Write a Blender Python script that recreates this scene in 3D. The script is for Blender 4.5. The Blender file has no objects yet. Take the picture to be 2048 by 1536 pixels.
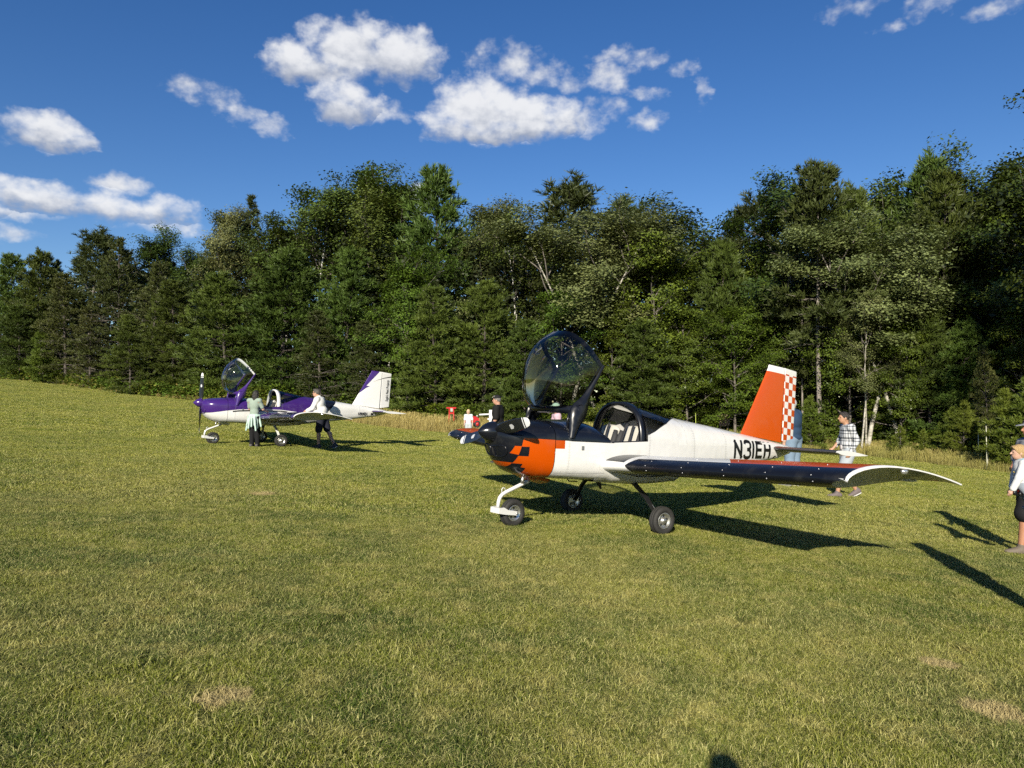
import bpy, bmesh, math, random
import numpy as np
from mathutils import Vector, Matrix

# ------------------------------------------------------------------ scene, camera, sky, sun, exposure
scene = bpy.context.scene
R = math.radians
rng = np.random.default_rng(11)
random.seed(11)

F_PX, CAM_H, PITCH = 1436.3, 1.557, R(1.703)          # focal length in pixels of a 2048 px wide frame
cam_data = bpy.data.cameras.new('camera')
cam_data.sensor_width = 36.0
cam_data.lens = 36.0 * F_PX / 2048.0
cam_data.clip_start, cam_data.clip_end = 0.05, 6000.0
cam = bpy.data.objects.new('camera', cam_data)
scene.collection.objects.link(cam)
cam.location = (0, 0, CAM_H)
cam.rotation_euler = (math.pi / 2 + PITCH, 0, 0)
scene.camera = cam

SUN_AZ, SUN_EL = R(194.0), R(25.0)                    # clockwise from +Y; the sun is behind the camera, a little to the left
sun_data = bpy.data.lights.new('sun', 'SUN')
sun_data.energy, sun_data.angle, sun_data.color = 5.0, R(0.53), (1.0, 0.92, 0.76)
sun = bpy.data.objects.new('sun', sun_data)
scene.collection.objects.link(sun)
to_sun = Vector((math.sin(SUN_AZ) * math.cos(SUN_EL), math.cos(SUN_AZ) * math.cos(SUN_EL), math.sin(SUN_EL)))
sun.rotation_euler = to_sun.to_track_quat('Z', 'Y').to_euler()
sun.location = to_sun * 60

scene.view_settings.view_transform = 'Standard'
scene.view_settings.look = 'None'
scene.view_settings.exposure = 0.68
scene.view_settings.gamma = 1.0
scene.view_settings.use_curve_mapping = False
scene.render.engine = 'CYCLES'
scene.cycles.max_bounces = 5
scene.cycles.diffuse_bounces = 1
scene.cycles.glossy_bounces = 2
scene.cycles.transmission_bounces = 1
scene.cycles.transparent_max_bounces = 8
scene.cycles.caustics_reflective = False
scene.cycles.caustics_refractive = False
scene.cycles.use_denoising = False
scene.cycles.sample_clamp_indirect = 6.0
scene.cycles.use_adaptive_sampling = True
scene.cycles.adaptive_threshold = 0.02


class NG:
    """small helper that writes math node chains"""
    def __init__(self, nt):
        self.nt = nt

    def node(self, kind, **kw):
        n = self.nt.nodes.new(kind)
        for k, v in kw.items():
            setattr(n, k, v)
        return n

    def put(self, sock, v):
        if isinstance(v, bpy.types.NodeSocket):
            self.nt.links.new(v, sock)
        elif v is not None:
            sock.default_value = v

    def m(self, op, a, b=None, c=None, clamp=False):
        n = self.node('ShaderNodeMath', operation=op, use_clamp=clamp)
        self.put(n.inputs[0], a)
        self.put(n.inputs[1], b)
        self.put(n.inputs[2], c)
        return n.outputs[0]

    def smooth(self, x, lo, hi, a=0.0, b=1.0):
        n = self.node('ShaderNodeMapRange', interpolation_type='SMOOTHSTEP')
        self.put(n.inputs[0], x)
        for i, v in zip((1, 2, 3, 4), (lo, hi, a, b)):
            self.put(n.inputs[i], v)
        return n.outputs[0]

    def noise(self, vec, scale, detail=3.0, rough=0.55, out=0, lac=2.0, dist=0.0):
        n = self.node('ShaderNodeTexNoise')
        if vec is not None:
            self.put(n.inputs['Vector'], vec)
        n.inputs['Scale'].default_value = scale
        n.inputs['Detail'].default_value = detail
        n.inputs['Roughness'].default_value = rough
        n.inputs['Lacunarity'].default_value = lac
        n.inputs['Distortion'].default_value = dist
        return n.outputs[out]

    def comb(self, x, y, z):
        n = self.node('ShaderNodeCombineXYZ')
        for i, v in enumerate((x, y, z)):
            self.put(n.inputs[i], v)
        return n.outputs[0]

    def sep(self, v):
        n = self.node('ShaderNodeSeparateXYZ')
        self.put(n.inputs[0], v)
        return n.outputs

    def mix(self, f, a, b, blend='MIX'):
        n = self.node('ShaderNodeMix', data_type='RGBA', blend_type=blend)
        self.put(n.inputs[0], f)
        for i, v in ((6, a), (7, b)):
            if isinstance(v, bpy.types.NodeSocket):
                self.nt.links.new(v, n.inputs[i])
            else:
                n.inputs[i].default_value = (*v[:3], 1.0)
        return n.outputs[2]

    def ramp(self, f, stops, interp='LINEAR'):
        n = self.node('ShaderNodeValToRGB')
        cr = n.color_ramp
        cr.interpolation = interp
        while len(cr.elements) < len(stops):
            cr.elements.new(0.5)
        for e, (p, c) in zip(cr.elements, stops):
            e.position = p
            e.color = (*c[:3], 1.0)
        self.put(n.inputs[0], f)
        return n.outputs[0]


# ------------------------------------------------------------------ world: clear evening sky with fair-weather cumulus
def pixel_dir(px, py):
    x, y = (px - 1024) / F_PX, (768 - py) / F_PX
    c, s = math.cos(PITCH), math.sin(PITCH)
    return Vector((x, c - y * s, s + y * c)).normalized()


world = bpy.data.worlds.new('World')
scene.world = world
world.use_nodes = True
wn = NG(world.node_tree)
sky = wn.node('ShaderNodeTexSky')
sky.sky_type = 'NISHITA'
sky.sun_disc = False
sky.sun_elevation, sky.sun_rotation = SUN_EL, SUN_AZ
sky.altitude, sky.air_density, sky.dust_density, sky.ozone_density = 300.0, 1.0, 0.1, 2.2
hs = wn.node('ShaderNodeHueSaturation')
hs.inputs['Saturation'].default_value = 1.31
hs.inputs['Value'].default_value = 1.0
hs.inputs['Hue'].default_value = 0.512
world.node_tree.links.new(sky.outputs[0], hs.inputs['Color'])

# clouds as a layer of the sky, in azimuth and elevation (degrees); (azimuth, elevation, half width, half height, thickness)
CLOUD_PX = [
    (585, 122, 62, 40, 1.0), (690, 100, 95, 56, 1.15), (800, 112, 86, 48, 1.15), (650, 142, 110, 26, .9), (740, 75, 50, 28, 1.0),
    (690, 203, 74, 40, .95), (765, 228, 66, 22, .75), (650, 190, 40, 24, .8),
    (960, 215, 100, 56, 1.2), (1060, 238, 115, 44, 1.2), (1180, 250, 36, 26, .8), (900, 250, 62, 32, 1.0), (1010, 262, 150, 18, 1.0),
    (1030, 130, 72, 36, .72), (1085, 150, 46, 24, .6), (970, 118, 30, 16, .5),
    (1220, 152, 52, 27, .8), (1285, 118, 56, 18, .6), (1220, 108, 38, 14, .42), (1360, 137, 28, 13, .5),
    (1288, 188, 34, 15, .5), (1205, 218, 52, 20, .42), (1300, 240, 30, 18, .48), (1408, 182, 14, 22, .4), (1135, 165, 44, 18, .4),
    (385, 172, 44, 21, .55), (440, 205, 46, 22, .58), (488, 228, 34, 22, .6), (545, 254, 34, 22, .62),
    (95, 262, 82, 32, .95), (150, 285, 50, 20, .85), (45, 250, 40, 22, .6),
    (60, 388, 150, 32, .95), (190, 408, 130, 34, 1.0), (330, 420, 70, 30, .9), (238, 368, 54, 18, .7), (320, 452, 84, 18, .62),
    (60, 432, 54, 12, .5), (5, 466, 50, 14, .45), (840, 398, 34, 32, .95), (-120, 400, 130, 40, .9),
    (1700, 12, 52, 18, .42), (1865, 10, 46, 20, .6), (2005, 16, 56, 18, .6), (1775, 52, 28, 10, .35), (2180, 30, 90, 30, .7),
]
tc = wn.node('ShaderNodeTexCoord')
dx, dy, dz = wn.sep(tc.outputs['Generated'])
az = wn.m('MULTIPLY', wn.m('ARCTAN2', dx, dy), 180 / math.pi)
el = wn.m('MULTIPLY', wn.m('ARCSINE', dz), 180 / math.pi)
cvec = wn.comb(az, wn.m('MULTIPLY', el, 1.35), 0.0)
warp = wn.node('ShaderNodeSeparateColor')
world.node_tree.links.new(wn.noise(cvec, .38, 4, .6, out=1), warp.inputs[0])
azw = wn.m('ADD', az, wn.m('MULTIPLY', wn.m('SUBTRACT', warp.outputs[0], .5), 3.4))
elw = wn.m('ADD', el, wn.m('MULTIPLY', wn.m('SUBTRACT', warp.outputs[1], .5), 2.0))
def vmath(op, a, b, c=None):
    n = wn.node('ShaderNodeVectorMath', operation=op)
    for i, v in enumerate((a, b, c)):
        wn.put(n.inputs[i], v)
    return n


wv = wn.comb(azw, elw, 0.0)
dens, hs_sum, w_sum = None, None, None
for (px, py, hw, hh, th) in CLOUD_PX:
    d = pixel_dir(px, py)
    a0, e0 = math.degrees(math.atan2(d.x, d.y)), math.degrees(math.asin(d.z))
    k = math.degrees(1 / F_PX) * math.cos(math.atan2(d.x, d.y))
    sx, sy = hw * k * 1.06, hh * k * 1.12
    q = vmath('MULTIPLY_ADD', wv, (1 / sx, 1 / sy, 0), (-a0 / sx, -e0 / sy, 0)).outputs[0]
    r2 = vmath('DOT_PRODUCT', q, q).outputs['Value']
    if th >= .85:
        th *= 1.25
    di = wn.m('MULTIPLY_ADD', r2, -th, th)
    dens = di if dens is None else wn.m('MAXIMUM', dens, di)
    if th >= .85:
        wi = wn.m('MAXIMUM', di, 0.0)
        v = vmath('DOT_PRODUCT', q, (0, 1, 0)).outputs['Value']
        hs_sum = wn.m('MULTIPLY', wi, v) if hs_sum is None else wn.m('MULTIPLY_ADD', wi, v, hs_sum)
        w_sum = wi if w_sum is None else wn.m('ADD', w_sum, wi)
# the same kind of cloud goes on outside the picture
far_n = wn.noise(tc.outputs['Generated'], 3.2, 2, .5)
outside = wn.smooth(wn.m('ABSOLUTE', az), 42, 55)
band = wn.m('MULTIPLY', wn.smooth(el, 6, 14), outside)
dens = wn.m('MAXIMUM', dens, wn.m('MULTIPLY_ADD', band, wn.m('MULTIPLY', wn.m('SUBTRACT', far_n, .58), 5.0), wn.m('MULTIPLY', wn.m('SUBTRACT', 1.0, band), -2.0)))
fine = wn.noise(cvec, .50, 6, .52)
fine2 = wn.noise(cvec, 1.1, 5, .52)
dtot = wn.m('ADD', dens, wn.m('MULTIPLY', wn.m('SUBTRACT', fine, .5), 2.7))
dtot = wn.m('ADD', dtot, wn.m('MULTIPLY', wn.m('SUBTRACT', fine2, .5), .55))
alpha = wn.smooth(dtot, -.15, 1.3)
hgt = wn.m('DIVIDE', hs_sum, wn.m('MAXIMUM', w_sum, .05))
lit = wn.m('ADD', hgt, wn.m('MULTIPLY', wn.m('SUBTRACT', fine2, .5), .9))
ccol = wn.mix(wn.smooth(lit, -.80, .35), (.42, .465, .57), (.98, .985, 1.0))  # white tops, grey undersides: the cloud shading is put into the colour
bg_sky = wn.node('ShaderNodeBackground')
bg_sky.inputs[1].default_value = 0.072
world.node_tree.links.new(hs.outputs[0], bg_sky.inputs[0])
bg_cl = wn.node('ShaderNodeBackground')
bg_cl.inputs[1].default_value = 0.575
world.node_tree.links.new(ccol, bg_cl.inputs[0])
mixs = wn.node('ShaderNodeMixShader')
wn.put(mixs.inputs[0], wn.m('MULTIPLY', alpha, .93))
world.node_tree.links.new(bg_sky.outputs[0], mixs.inputs[1])
world.node_tree.links.new(bg_cl.outputs[0], mixs.inputs[2])
wout = [n for n in world.node_tree.nodes if n.type == 'OUTPUT_WORLD'][0]
world.node_tree.links.new(mixs.outputs[0], wout.inputs['Surface'])
world.cycles.sampling_method = 'NONE'


# ------------------------------------------------------------------ helpers
def link(o):
    scene.collection.objects.link(o)
    return o


def tag(o, label=None, cat=None, group=None, kind=None):
    if label: o['label'] = label
    if cat: o['category'] = cat
    if group: o['group'] = group
    if kind: o['kind'] = kind
    return o


def empty(name, loc=(0, 0, 0), rot=(0, 0, 0)):
    o = bpy.data.objects.new(name, None)
    o.empty_display_size = 0.2
    o.location, o.rotation_euler = loc, rot
    return link(o)


def put(name, me, parent=None, mat=None):
    o = bpy.data.objects.new(name, me)
    if mat is not None:
        if not me.materials:
            me.materials.append(mat)
    if parent is not None:
        o.parent = parent
    return link(o)


def np_mesh(name, V, faces, smooth=False, mats=None, midx=None):
    """V (n,3); faces a list of integer arrays, each (m,k)"""
    me = bpy.data.meshes.new(name)
    V = np.asarray(V, dtype=np.float32)
    faces = [np.asarray(f, dtype=np.int32) for f in faces if len(f)]
    me.vertices.add(len(V))
    me.vertices.foreach_set('co', V.ravel())
    loops = np.concatenate([f.ravel() for f in faces])
    tot = np.concatenate([np.full(len(f), f.shape[1], np.int32) for f in faces])
    start = np.concatenate([[0], np.cumsum(tot)[:-1]]).astype(np.int32)
    me.loops.add(len(loops))
    me.loops.foreach_set('vertex_index', loops)
    me.polygons.add(len(tot))
    me.polygons.foreach_set('loop_start', start)
    me.polygons.foreach_set('loop_total', tot)
    if smooth:
        me.polygons.foreach_set('use_smooth', np.ones(len(tot), bool))
    for m_ in (mats or []):
        me.materials.append(m_)
    if midx is not None:
        me.polygons.foreach_set('material_index', np.asarray(midx, np.int32))
    me.update(calc_edges=True)
    return me


class MB:
    """collects shapes into one mesh"""
    def __init__(self):
        self.V, self.F, self.S = [], [], []

    def add(self, V, F, smooth=False):
        b = len(self.V)
        self.V += [tuple(v) for v in V]
        self.F += [tuple(i + b for i in f) for f in F]
        self.S += [smooth] * len(F)
        return self

    def box(self, c, s, rot=None):
        c = Vector(c)
        P = []
        for z in (-1, 1):
            for y in (-1, 1):
                for x in (-1, 1):
                    p = Vector((x * s[0] / 2, y * s[1] / 2, z * s[2] / 2))
                    if rot is not None:
                        p = rot @ p
                    P.append(c + p)
        return self.add(P, [(0, 2, 3, 1), (4, 5, 7, 6), (0, 1, 5, 4), (2, 6, 7, 3), (0, 4, 6, 2), (1, 3, 7, 5)])

    def tube(self, pts, rad, n=10, caps=True, flat=None, smooth=True):
        """pts polyline, rad one radius or one per point; flat (a,b) scales the section along side and up"""
        pts = [Vector(p) for p in pts]
        if not hasattr(rad, '__len__'):
            rad = [rad] * len(pts)
        b = len(self.V)
        side = None
        for i, p in enumerate(pts):
            t = (pts[min(i + 1, len(pts) - 1)] - pts[max(i - 1, 0)]).normalized()
            if side is None:
                ref = Vector((0, 0, 1)) if abs(t.z) < .9 else Vector((0, 1, 0))
                side = t.cross(ref).normalized()
            else:
                side = (side - t * side.dot(t)).normalized()
            up = side.cross(t)
            a_, b_ = flat or (1, 1)
            for k in range(n):
                an = 2 * math.pi * k / n
                self.V.append(tuple(p + (side * math.cos(an) * a_ + up * math.sin(an) * b_) * rad[i]))
        for i in range(len(pts) - 1):
            for k in range(n):
                k2 = (k + 1) % n
                self.F.append((b + i * n + k, b + i * n + k2, b + (i + 1) * n + k2, b + (i + 1) * n + k))
                self.S.append(smooth)
        if caps:
            self.F.append(tuple(b + k for k in range(n))[::-1])
            self.F.append(tuple(b + (len(pts) - 1) * n + k for k in range(n)))
            self.S += [False, False]
        return self

    def lathe(self, prof, axis_o, axis_d, n=24, smooth=True):
        """prof [(along, radius)]"""
        o, d = Vector(axis_o), Vector(axis_d).normalized()
        ref = Vector((0, 0, 1)) if abs(d.z) < .9 else Vector((1, 0, 0))
        u = d.cross(ref).normalized()
        w = d.cross(u)
        b = len(self.V)
        for (s, r) in prof:
            for k in range(n):
                an = 2 * math.pi * k / n
                self.V.append(tuple(o + d * s + (u * math.cos(an) + w * math.sin(an)) * max(r, 1e-4)))
        for i in range(len(prof) - 1):
            for k in range(n):
                k2 = (k + 1) % n
                self.F.append((b + i * n + k, b + (i + 1) * n + k, b + (i + 1) * n + k2, b + i * n + k2))
                self.S.append(smooth)
        return self

    def grid(self, P, smooth=True, closed_u=False, closed_v=False):
        """P[i][j] points"""
        b = len(self.V)
        nu, nv = len(P), len(P[0])
        for row in P:
            self.V += [tuple(p) for p in row]
        for i in range(nu if closed_u else nu - 1):
            for j in range(nv if closed_v else nv - 1):
                i2, j2 = (i + 1) % nu, (j + 1) % nv
                self.F.append((b + i * nv + j, b + i * nv + j2, b + i2 * nv + j2, b + i2 * nv + j))
                self.S.append(smooth)
        return self

    def mesh(self, name, mat=None, fix=True):
        me = bpy.data.meshes.new(name)
        me.from_pydata(self.V, [], self.F)
        me.polygons.foreach_set('use_smooth', self.S)
        if fix:
            bm = bmesh.new()
            bm.from_mesh(me)
            bmesh.ops.recalc_face_normals(bm, faces=bm.faces)
            bm.to_mesh(me)
            bm.free()
        if mat is not None:
            me.materials.append(mat)
        me.update()
        return me

    def build(self, name, mat=None, parent=None, fix=True):
        return put(name, self.mesh(name, mat, fix), parent)


def smoothstep(a, b, x):
    t = np.clip((np.asarray(x, float) - a) / (b - a), 0, 1)
    return t * t * (3 - 2 * t)


def gz(x, y):
    """height of the field"""
    x, y = np.asarray(x, float), np.asarray(y, float)
    base = -0.0532 * 70 * np.tanh(x / 70)
    left = 0.036 * 26 * np.tanh(np.maximum(y - 22, 0) / 40) * 1.7 * smoothstep(-4, -17, x)
    right = 0.13 * smoothstep(10.5, 15, y) * smoothstep(2.0, 5.5, x)
    far_left = 0.55 * smoothstep(-21, -44, x) * smoothstep(30, 55, y)
    return base + left + right + far_left


def ground_at(px, py):
    """the spot of the field seen at a pixel of the 2048 wide frame"""
    d = pixel_dir(px, py)
    t = 2.0
    for _ in range(4000):
        p = d * t
        if CAM_H + p.z <= float(gz(p.x, p.y)) or t > 150:
            break
        t += 0.02 + t * .0008
    return Vector((p.x, p.y, float(gz(p.x, p.y))))


def at(px, depth):
    """spot of the field at the bearing of column px and a given distance ahead"""
    x = (px - 1024) / F_PX * depth
    return Vector((x, depth, float(gz(x, depth))))


# ------------------------------------------------------------------ materials
def new_mat(name):
    m_ = bpy.data.materials.new(name)
    m_.use_nodes = True
    nt = m_.node_tree
    return m_, NG(nt), nt.nodes['Principled BSDF'], nt.nodes['Material Output']


def simple(name, col, rough=.5, metal=0.0, spec=.5, coat=0.0, noise=0.0, nscale=8.0, bump=0.0):
    m_, g, b, o = new_mat(name)
    tcn = g.node('ShaderNodeTexCoord')
    if noise:
        n = g.noise(tcn.outputs['Object'], nscale, 4, .6)
        c = g.mix(n, tuple(c_ * (1 - noise) for c_ in col), tuple(min(1, c_ * (1 + noise)) for c_ in col))
        g.put(b.inputs['Base Color'], c)
        g.put(b.inputs['Roughness'], g.m('MULTIPLY_ADD', n, .2, rough - .1))
    else:
        b.inputs['Base Color'].default_value = (*col, 1)
        b.inputs['Roughness'].default_value = rough
    b.inputs['Metallic'].default_value = metal
    b.inputs['Specular IOR Level'].default_value = spec
    b.inputs['Coat Weight'].default_value = coat
    b.inputs['Coat Roughness'].default_value = .05
    if bump:
        bn = g.node('ShaderNodeBump')
        bn.inputs['Strength'].default_value = bump
        bn.inputs['Distance'].default_value = .02
        g.put(bn.inputs['Height'], g.noise(tcn.outputs['Object'], nscale * 3, 4, .6))
        g.put(b.inputs['Normal'], bn.outputs[0])
    return m_


def leaf_mat(name, c1, c2, trans=.25, hue=.03, val=.35, rough=.5, spec=.3, dry=None):
    """foliage: colour varies by leaf, by clump and by plant"""
    m_, g, b, o = new_mat(name)
    geo = g.node('ShaderNodeNewGeometry')
    oi = g.node('ShaderNodeObjectInfo')
    rnd = geo.outputs['Random Per Island']
    cl = g.noise(geo.outputs['Position'], .55, 2, .5)
    cl2 = g.noise(geo.outputs['Position'], 1.7, 1, .5)
    f = g.m('ADD', g.m('MULTIPLY', rnd, .30), g.m('ADD', g.m('MULTIPLY', g.smooth(cl, .3, .7), .35), g.m('MULTIPLY', g.smooth(cl2, .3, .7), .35)))
    c1, c2 = [tuple(v * .80 for v in c) for c in (c1, c2)]
    col = g.mix(f, c1, c2)
    if dry:
        col = g.mix(g.m('MULTIPLY', g.m('GREATER_THAN', g.m('FRACT', g.m('MULTIPLY', rnd, 17.3)), .9), .6), col, dry)
    h = g.node('ShaderNodeHueSaturation')
    g.put(h.inputs['Hue'], g.m('MULTIPLY_ADD', oi.outputs['Random'], hue * 2, .5 - hue))
    g.put(h.inputs['Value'], g.m('MULTIPLY_ADD', g.m('FRACT', g.m('MULTIPLY', oi.outputs['Random'], 7.7)), val * 2, 1 - val))
    g.nt.links.new(col, h.inputs['Color'])
    g.nt.links.new(h.outputs[0], b.inputs['Base Color'])
    b.inputs['Roughness'].default_value = rough
    b.inputs['Specular IOR Level'].default_value = spec
    t = g.node('ShaderNodeBsdfTranslucent')
    tcol = g.mix(.5, h.outputs[0], (.14, .17, .012))
    g.nt.links.new(tcol, t.inputs[0])
    ms = g.node('ShaderNodeMixShader')
    ms.inputs[0].default_value = trans
    g.nt.links.new(b.outputs[0], ms.inputs[1])
    g.nt.links.new(t.outputs[0], ms.inputs[2])
    g.nt.links.new(ms.outputs[0], o.inputs['Surface'])
    return m_


def bark_mat(name, c1, c2, scale=6.0, birch=False):
    m_, g, b, o = new_mat(name)
    tcn = g.node('ShaderNodeTexCoord')
    x, y, z = g.sep(tcn.outputs['Object'])
    v = g.comb(x, y, g.m('MULTIPLY', z, 3.0 if birch else .25))
    n = g.noise(v, scale, 5, .65)
    c1, c2 = [tuple(v * .80 for v in c) for c in (c1, c2)]
    col = g.mix(g.smooth(n, .38, .62), c1, c2)
    if birch:
        n2 = g.noise(g.comb(x, y, g.m('MULTIPLY', z, 5.0)), 2.0, 3, .6)
        col = g.mix(g.smooth(n2, .60, .68), col, (.03, .028, .025))
    g.put(b.inputs['Base Color'], col)
    b.inputs['Roughness'].default_value = .85
    bn = g.node('ShaderNodeBump')
    bn.inputs['Strength'].default_value = .6
    bn.inputs['Distance'].default_value = .03
    g.put(bn.inputs['Height'], n)
    g.put(b.inputs['Normal'], bn.outputs[0])
    return m_
# ------------------------------------------------------------------ the field
def grass_colour(g, pos, blade_rnd=None, h01=None):
    """mown grass: green, yellow-green and straw patches in world space"""
    x, y, z = g.sep(pos)
    p2 = g.comb(x, y, 0.0)
    big = g.noise(p2, .22, 1, .55)
    mid = g.noise(p2, .9, 2, .6)
    sm = g.noise(p2, 3.4, 2, .6)
    green = g.mix(g.smooth(mid, .38, .62), (.100, .148, .020), (.260, .280, .040))
    blue = g.mix(g.m('MULTIPLY', g.smooth(g.noise(p2, .55, 1, .55), .54, .70), .6), green, (.095, .150, .050))
    dryf = g.m('ADD', g.smooth(sm, .47, .75), g.m('MULTIPLY', g.smooth(big, .42, .66), .55))
    col = g.mix(g.m('MULTIPLY', dryf, .80, clamp=True), blue, (.50, .43, .15))
    # the far part of the field is mown shorter and yellower
    col = g.mix(g.m('MULTIPLY', g.smooth(y, 7, 17), .55), col, g.mix(g.smooth(mid, .3, .7), (.23, .285, .022), (.42, .415, .050)))
    dm = g.node('ShaderNodeMix', data_type='RGBA', blend_type='MULTIPLY')
    dm.inputs[0].default_value = 1.0
    g.nt.links.new(col, dm.inputs[6])
    dm.inputs[7].default_value = (.80, .83, .68, 1)
    return dm.outputs[2], sm, mid


def bare_spots(g, pos):
    """a few worn straw-coloured spots"""
    x, y, z = g.sep(pos)
    f = None
    for (px, py, rr) in ((450, 1400, .17), (1880, 1335, .14), (1985, 1428, .20), (525, 990, .25)):
        c = ground_at(px, py)
        ux = g.m('MULTIPLY', g.m('SUBTRACT', x, c.x), 1 / rr)
        uy = g.m('MULTIPLY', g.m('SUBTRACT', y, c.y), 1 / (rr * .9))
        r2 = g.m('MULTIPLY_ADD', ux, ux, g.m('MULTIPLY', uy, uy))
        k = g.m('SUBTRACT', 1.0, r2)
        f = k if f is None else g.m('MAXIMUM', f, k)
    n = g.noise(g.comb(x, y, 0.0), 9.0, 1, .6)
    return g.smooth(g.m('ADD', f, g.m('MULTIPLY', g.m('SUBTRACT', n, .5), 1.6)), .0, .7)


def field_material():
    m_, g, b, o = new_mat('field_soil_and_thatch')
    geo = g.node('ShaderNodeNewGeometry')
    col, sm, mid = grass_colour(g, geo.outputs['Position'])
    px_, py_, pz_ = g.sep(geo.outputs['Position'])
    soil = g.mix(g.smooth(py_, 6, 24, .5, .12), col, (.09, .085, .03))
    soil = g.mix(g.m('MULTIPLY', bare_spots(g, geo.outputs['Position']), .85), soil, (.34, .27, .13))
    fine = g.noise(geo.outputs['Position'], 42.0, 3, .7)
    g.put(b.inputs['Base Color'], g.mix(g.m('MULTIPLY', g.smooth(fine, .35, .7), g.smooth(py_, 6, 24, .5, .2)), soil, (.05, .055, .018)))
    b.inputs['Roughness'].default_value = .95
    b.inputs['Specular IOR Level'].default_value = .1
    bn = g.node('ShaderNodeBump')
    bn.inputs['Strength'].default_value = .8
    bn.inputs['Distance'].default_value = .06
    g.put(bn.inputs['Height'], fine)
    g.put(b.inputs['Normal'], bn.outputs[0])
    return m_


def build_field():
    xs = np.concatenate([-np.geomspace(900, 62, 24), np.linspace(-60, 60, 121), np.geomspace(62, 900, 24)])
    ys = np.concatenate([-np.geomspace(900, 12, 22), np.linspace(-10, 90, 101), np.geomspace(92, 1200, 24)])
    X, Y = np.meshgrid(xs, ys, indexing='ij')
    Z = gz(X, Y)
    V = np.stack([X, Y, Z], -1).reshape(-1, 3)
    nx, ny = len(xs), len(ys)
    i, j = np.meshgrid(np.arange(nx - 1), np.arange(ny - 1), indexing='ij')
    a = (i * ny + j).ravel()
    F = np.stack([a, a + ny, a + ny + 1, a + 1], -1)
    me = np_mesh('grass_field', V, [F], smooth=True, mats=[field_material()])
    o = put('grass_field', me)
    tag(o, 'mown grass airfield sloping down to the right', 'field', kind='structure')
    return o


def blade_patch(name, n, size, h, w, lean, mat, seed):
    """a square patch of grass blades, each a bent strip of two quads and a tip"""
    r = np.random.default_rng(seed)
    c = np.zeros((n, 3))
    c[:, :2] = r.uniform(-size / 2, size / 2, (n, 2))
    # blades stand in tufts
    k = n // 16
    tc_ = r.uniform(-size / 2, size / 2, (k, 2))
    own = r.integers(0, k, n)
    sel = r.random(n) < .5
    c[sel, :2] = tc_[own[sel]] + r.normal(0, .020, (sel.sum(), 2))
    tl = r.uniform(0, 2 * np.pi, k)
    ang = r.uniform(0, 2 * np.pi, n)
    la = np.where(sel, tl[own] + r.normal(0, .8, n), r.uniform(0, 2 * np.pi, n))
    hh = h * r.uniform(.45, 1.2, n) * np.where(r.random(n) < .06, 1.5, 1)
    ww = w * r.uniform(.6, 1.3, n)
    ln = lean * r.uniform(.3, 1.5, n) * hh
    side = np.stack([np.cos(ang), np.sin(ang), np.zeros(n)], -1)
    ld = np.stack([np.cos(la), np.sin(la), np.zeros(n)], -1)
    up = np.array([0, 0, 1.0])
    p0 = c
    p1 = c + ld * (ln * .35)[:, None] + up * (hh * .6)[:, None]
    p2 = c + ld * ln[:, None] + up * (hh * (1 - .25 * lean))[:, None]
    s0, s1 = side * (ww / 2)[:, None], side * (ww * .38)[:, None]
    V = np.stack([p0 - s0, p0 + s0, p1 - s1, p1 + s1, p2], 1).reshape(-1, 3)
    b = np.arange(n)[:, None] * 5
    me = np_mesh(name, V, [b + np.array([[0, 1, 3, 2]]), b + np.array([[2, 3, 4]])], mats=[mat])
    return me


def grass_material():
    m_, g, b, o = new_mat('mown_grass_blades')
    geo = g.node('ShaderNodeNewGeometry')
    col, sm, mid = grass_colour(g, geo.outputs['Position'])
    rnd = geo.outputs['Random Per Island']
    col = g.mix(g.m('MULTIPLY', g.smooth(rnd, .58, .80), .75), col, (.52, .48, .19))       # straw blades
    col = g.mix(g.m('MULTIPLY', g.m('LESS_THAN', rnd, .22), .6), col, (.030, .058, .014))   # dark fresh blades
    col = g.mix(g.m('MULTIPLY', bare_spots(g, geo.outputs['Position']), .8), col, (.52, .41, .20))
    g.put(b.inputs['Base Color'], col)
    b.inputs['Roughness'].default_value = .55
    b.inputs['Specular IOR Level'].default_value = .25
    t = g.node('ShaderNodeBsdfTranslucent')
    g.nt.links.new(col, t.inputs[0])
    ms = g.node('ShaderNodeMixShader')
    ms.inputs[0].default_value = .22
    g.nt.links.new(b.outputs[0], ms.inputs[1])
    g.nt.links.new(t.outputs[0], ms.inputs[2])
    g.nt.links.new(ms.outputs[0], o.inputs['Surface'])
    return m_


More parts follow.
